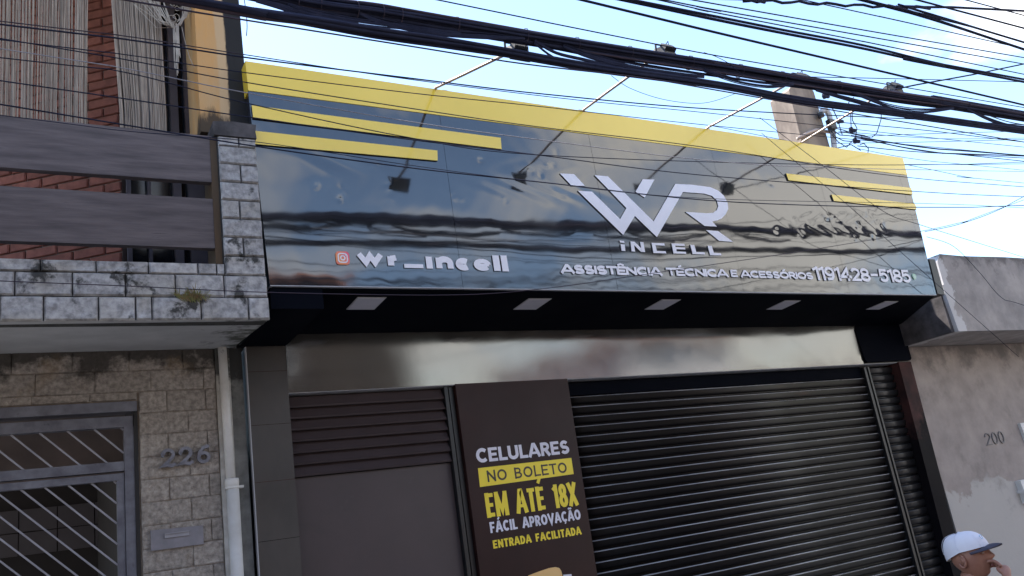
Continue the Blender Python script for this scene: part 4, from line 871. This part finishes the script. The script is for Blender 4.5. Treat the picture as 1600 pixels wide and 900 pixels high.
# head
def head_mesh():
    mb = MB(); nu, nv = 56, 44; vs = []
    for j in range(nv + 1):
        ph = pi * j / nv - pi / 2
        for i in range(nu):
            a = 2 * pi * i / nu; f = cos(ph) * cos(a); l = cos(ph) * sin(a); u = sin(ph)
            F, Lt, U = f * .098, l * .076, u * .120
            if u < 0: F *= 1 - .10 * (-u); Lt *= 1 - .30 * (-u) ** 1.5
            if f < 0 and u < -.2: F *= 1 - .35 * (-u - .2)
            front = max(0, f)
            gs = lambda cl, cu, sl, su: exp(-((Lt - cl) / sl) ** 2 - ((U - cu) / su) ** 2) * (1 if f > 0 else 0)
            F += .024 * gs(0, -.025, .011, .014) + .013 * gs(0, -.005, .007, .022) + .007 * gs(0, .025, .045, .009)
            F -= .011 * (gs(.030, .006, .015, .011) + gs(-.030, .006, .015, .011))
            F += .007 * (gs(.017, -.030, .007, .007) + gs(-.017, -.030, .007, .007))
            F += .007 * gs(0, -.058, .022, .006) + .006 * gs(0, -.070, .018, .006) - .004 * gs(0, -.064, .022, .003) + .010 * gs(0, -.098, .022, .014)
            F += .004 * (gs(.045, -.022, .016, .014) + gs(-.045, -.022, .016, .014))
            vs.append(hp(F, Lt, U))
    fs = []
    for j in range(nv):
        for i in range(nu): i2 = (i + 1) % nu; fs.append((j * nu + i, j * nu + i2, (j + 1) * nu + i2, (j + 1) * nu + i))
    return mb.add(vs, fs)
head = build('head', head_mesh(), M['skin'], pr, True)
for sgn in (-1, 1):
    ring = [hp(-.012 + .020 * sin(a) * .9 - .004, sgn * (.076 + .008 * abs(sin(a / 2))), -.012 + .032 * cos(a)) for a in [k * pi / 7 for k in range(-1, 11)]]
    build('ear', MB().tube(ring, [.004, .006, .007, .007, .007, .007, .007, .006, .006, .006, .005, .003], 8).tube([hp(-.006, sgn * .072, .012), hp(-.010, sgn * .078, -.012), hp(-.006, sgn * .074, -.036)], [.008, .010, .007], 8), M['skin'], head, True)
    mb = MB(); c = hp(.080, sgn * .030, .005); mb.lathe([(.0001, -.011), (.007, -.009), (.011, 0), (.007, .009), (.0001, .011)], c, 12); build('eye', mb, M['eye'], head, True)
    build('eyelid', MB().tube([hp(.084, sgn * .016, .004), hp(.0915, sgn * .028, .009), hp(.082, sgn * .044, .005)], [.003, .0055, .003], 8).tube([hp(.084, sgn * .016, -.002), hp(.089, sgn * .029, -.004), hp(.080, sgn * .044, .0)], [.002, .004, .002], 8), M['skin'], head, True)
    build('eyebrow', MB().tube([hp(.099, sgn * .012, .022), hp(.098, sgn * .028, .028), hp(.084, sgn * .050, .024)], [.003, .0045, .002], 6), M['hair'], head, True)
build('lips', MB().tube([hp(.092, .022, -.064), hp(.1035, .008, -.059), hp(.1045, 0, -.060), hp(.1035, -.008, -.059), hp(.092, -.022, -.064)], [.002, .005, .005, .005, .002], 8).tube([hp(.092, .020, -.066), hp(.101, .0, -.071), hp(.092, -.020, -.066)], [.002, .006, .002], 8), M['lip'], head, True)
# cap, tipped forward with the head
cap_r = pr
def capf(f, l, u): return hp(f * 1.05 - .006, l * 1.05, u * 1.08 + .034)
mb = MB(); vs = []; nu, nv = 40, 12
for j in range(nv + 1):
    ph = (pi / 2) * j / nv
    for i in range(nu):
        a = 2 * pi * i / nu; seam = 1 - .006 * max(0, cos(6 * a)) ** 20
        hgt = .086 * sin(ph) ** .95 * (1 - .16 * cos(a) * cos(ph)); rim = -.026 * (1 - sin(ph)) * (-cos(a)) - .004
        vs.append(capf(.112 * cos(ph) ** .62 * cos(a) * seam, .088 * cos(ph) ** .62 * sin(a) * seam, hgt + (rim if cos(a) < 0 else -.004 * (1 - sin(ph)))))
fs = [(j * nu + i, j * nu + (i + 1) % nu, (j + 1) * nu + (i + 1) % nu, (j + 1) * nu + i) for j in range(nv) for i in range(nu)]
cap = build('cap', mb.add(vs, fs), M['cap'], pr, True)
mb = MB()
for q in range(6):
    a = radians(30 + 60 * q); pts = []
    for j in range(9):
        ph = (pi / 2) * (j + .3) / 9; hgt = .086 * sin(ph) ** .95 * (1 - .16 * cos(a) * cos(ph))
        pts.append(capf(.1125 * cos(ph) ** .62 * cos(a), .0885 * cos(ph) ** .62 * sin(a), hgt - .002))
    mb.tube(pts, .0011, 5)
build('seam', mb, M['cap'], cap, True)
build('button', MB().lathe([(.0001, -.004), (.008, -.002), (.006, .002), (.0001, .003)], capf(0, 0, .086), 10), M['cap'], cap, True)
mb = MB(); vs = []; na = 16
for j in range(7):
    rr_ = j / 6
    for i in range(na + 1):
        a = radians(-68 + 136 * i / na); bl_ = .066 * (cos(a * 1.28) ** .7 if cos(a * 1.28) > 0 else 0)
        f = .110 * cos(a) + bl_ * rr_; l = .087 * sin(a) * (1 - .0 * rr_); u = .000 - .35 * abs(l) * .5 + .006 * rr_ - .014 * rr_ * rr_ ; vs.append(capf(f, l, u))
nb = len(vs); vs2 = [v - upv * .004 for v in vs]
fs = [(j * (na + 1) + i, j * (na + 1) + i + 1, (j + 1) * (na + 1) + i + 1, (j + 1) * (na + 1) + i) for j in range(6) for i in range(na)]
mb.add(vs, fs, 0); mb.add(vs2, [f[::-1] for f in fs], 1); e = [6 * (na + 1) + i for i in range(na + 1)]
for i in range(na): mb.f.append((e[i], e[i + 1], nb + e[i + 1], nb + e[i])); mb.m.append(1)
build('brim', mb, [M['brim'], M['brim']], cap, True)
mb = MB(); c0 = [(.104, -.035, .046), (.107, -.020, .052), (.108, -.012, .034), (.1075, -.024, .030)]
P = [capf(*c) + fwd * .001 for c in c0]; mb.tube(P + [P[0]], .0016, 5); build('embroidery', mb, M['emb'], cap)
# body: one skinned figure, arm bent so the hand reaches the mouth
side = Vector((fwd.x, fwd.y, 0)).normalized(); sl = Vector((-side.y, side.x, 0))
nk = hp(-.045, 0, -.11); chest = hc - side * .10 + Vector((0, 0, -.40)); hip = hc - side * .12 + Vector((0, 0, -.80)); pelv = hip + Vector((0, 0, -.08))
def B(b, s, l, z): return b + side * s + sl * l + Vector((0, 0, z))
fl = pg + .05
rs = B(chest, 0, -.18, .12); ls = B(chest, 0, .18, .12)
re = rs + side * .12 + sl * -.10 + Vector((0, 0, -.24)); rwv = hp(.165, -.045, -.130)
le = ls + Vector((0, 0, -.27)) + sl * .06; lwv = le + side * .14 + Vector((0, 0, -.18))
V = [pelv, hip, chest, B(chest, .01, 0, .16), nk + Vector((0, 0, -.03)), rs, ls, re, le, le.lerp(lwv, .5), re.lerp(rwv, .35)]
Ed = [(0, 1), (1, 2), (2, 3), (3, 4), (3, 5), (3, 6), (5, 7), (6, 8), (8, 9), (7, 10)]
Rr = [(.15, .11), (.15, .11), (.17, .12), (.12, .10), (.065, .065), .075, .075, .055, .055, .048, .050]
skin_obj('shirt', V, Ed, Rr, M['shirt'], pr)
ztm = (pelv.z + fl) / 2
V = [pelv, B(pelv, 0, -.10, -.06), B(pelv, 0, .10, -.06), Vector((*B(pelv, .03, -.11, 0).xy, ztm)), Vector((*B(pelv, .03, .12, 0).xy, ztm)), Vector((*B(pelv, -.02, -.12, 0).xy, fl + .03)), Vector((*B(pelv, .0, .13, 0).xy, fl + .03))]
skin_obj('trousers', V, [(0, 1), (0, 2), (1, 3), (2, 4), (3, 5), (4, 6)], [(.15, .12), .09, .09, .065, .065, .05, .05], M['jeans'], pr)
for sgn, l in ((-1, -.12), (1, .13)):
    a = Vector((*B(pelv, -.05, l, 0).xy, fl)); skin_obj('shoe', [a, a + side * .10, a + side * .20], [(0, 1), (1, 2)], [(.045, .045), (.045, .04), (.038, .025)], M['shoe'], pr)
skin_obj('neck', [hp(-.03, 0, -.06), nk, nk + Vector((0, 0, -.08))], [(0, 1), (1, 2)], [.055, .056, .062], M['skin'], pr)
def hand_obj(wr_, elb, palm_dir, curl_dir, thumb_dir, spread, name='hand'):
    pd = palm_dir.normalized(); cd = (curl_dir - pd * curl_dir.dot(pd)).normalized(); sd_ = pd.cross(cd)
    V = [wr_, wr_ + pd * .03, wr_ + pd * .075, wr_.lerp(elb, .35), wr_.lerp(elb, .62)]; Ed = [(0, 1), (1, 2), (0, 3), (3, 4)]; Rr = [(.026, .021), (.036, .018), (.041, .016), .032, .040]
    skin_obj(name, V, Ed, Rr, M['skin'], pr)
    o = None
    for k in range(4):
        off = (k - 1.5) * .0195; ln = (.078, .086, .080, .062)[k]; b = wr_ + pd * (.072 - .004 * abs(k - 1)) + sd_ * off
        d1 = (pd + cd * .35 + sd_ * off * spread).normalized(); d2 = (pd + cd * 1.3).normalized(); d3 = (pd * .3 + cd * 1.2).normalized()
        p1 = b + d1 * ln * .45; p2 = p1 + d2 * ln * .32; p3 = p2 + d3 * ln * .25
        skin_obj('finger', [b - pd * .02, b, p1, p2, p3], [(0, 1), (1, 2), (2, 3), (3, 4)], [.0095, .0095, .0088, .0082, .0070], M['skin'], pr, 2)
    td = thumb_dir.normalized(); b = wr_ + pd * .022 - sd_ * .024
    skin_obj('thumb', [b, b + (td + pd * .6) * .030, b + (td * .8 + pd * 1.5) * .040, b + (td * .5 + pd * 2.1 + cd * .3) * .040], [(0, 1), (1, 2), (2, 3)], [.013, .0125, .0105, .0085], M['skin'], pr, 2)
hand_obj(rwv, re, hp(.118, 0, -.055) - rwv, -fwd * 1 + upv * .25, -sl * .1 + upv * .6 - fwd * .5, 2)
hand_obj(lwv, le, side * .6 + Vector((0, 0, -.6)), -sl, -sl + side * .3, 2)
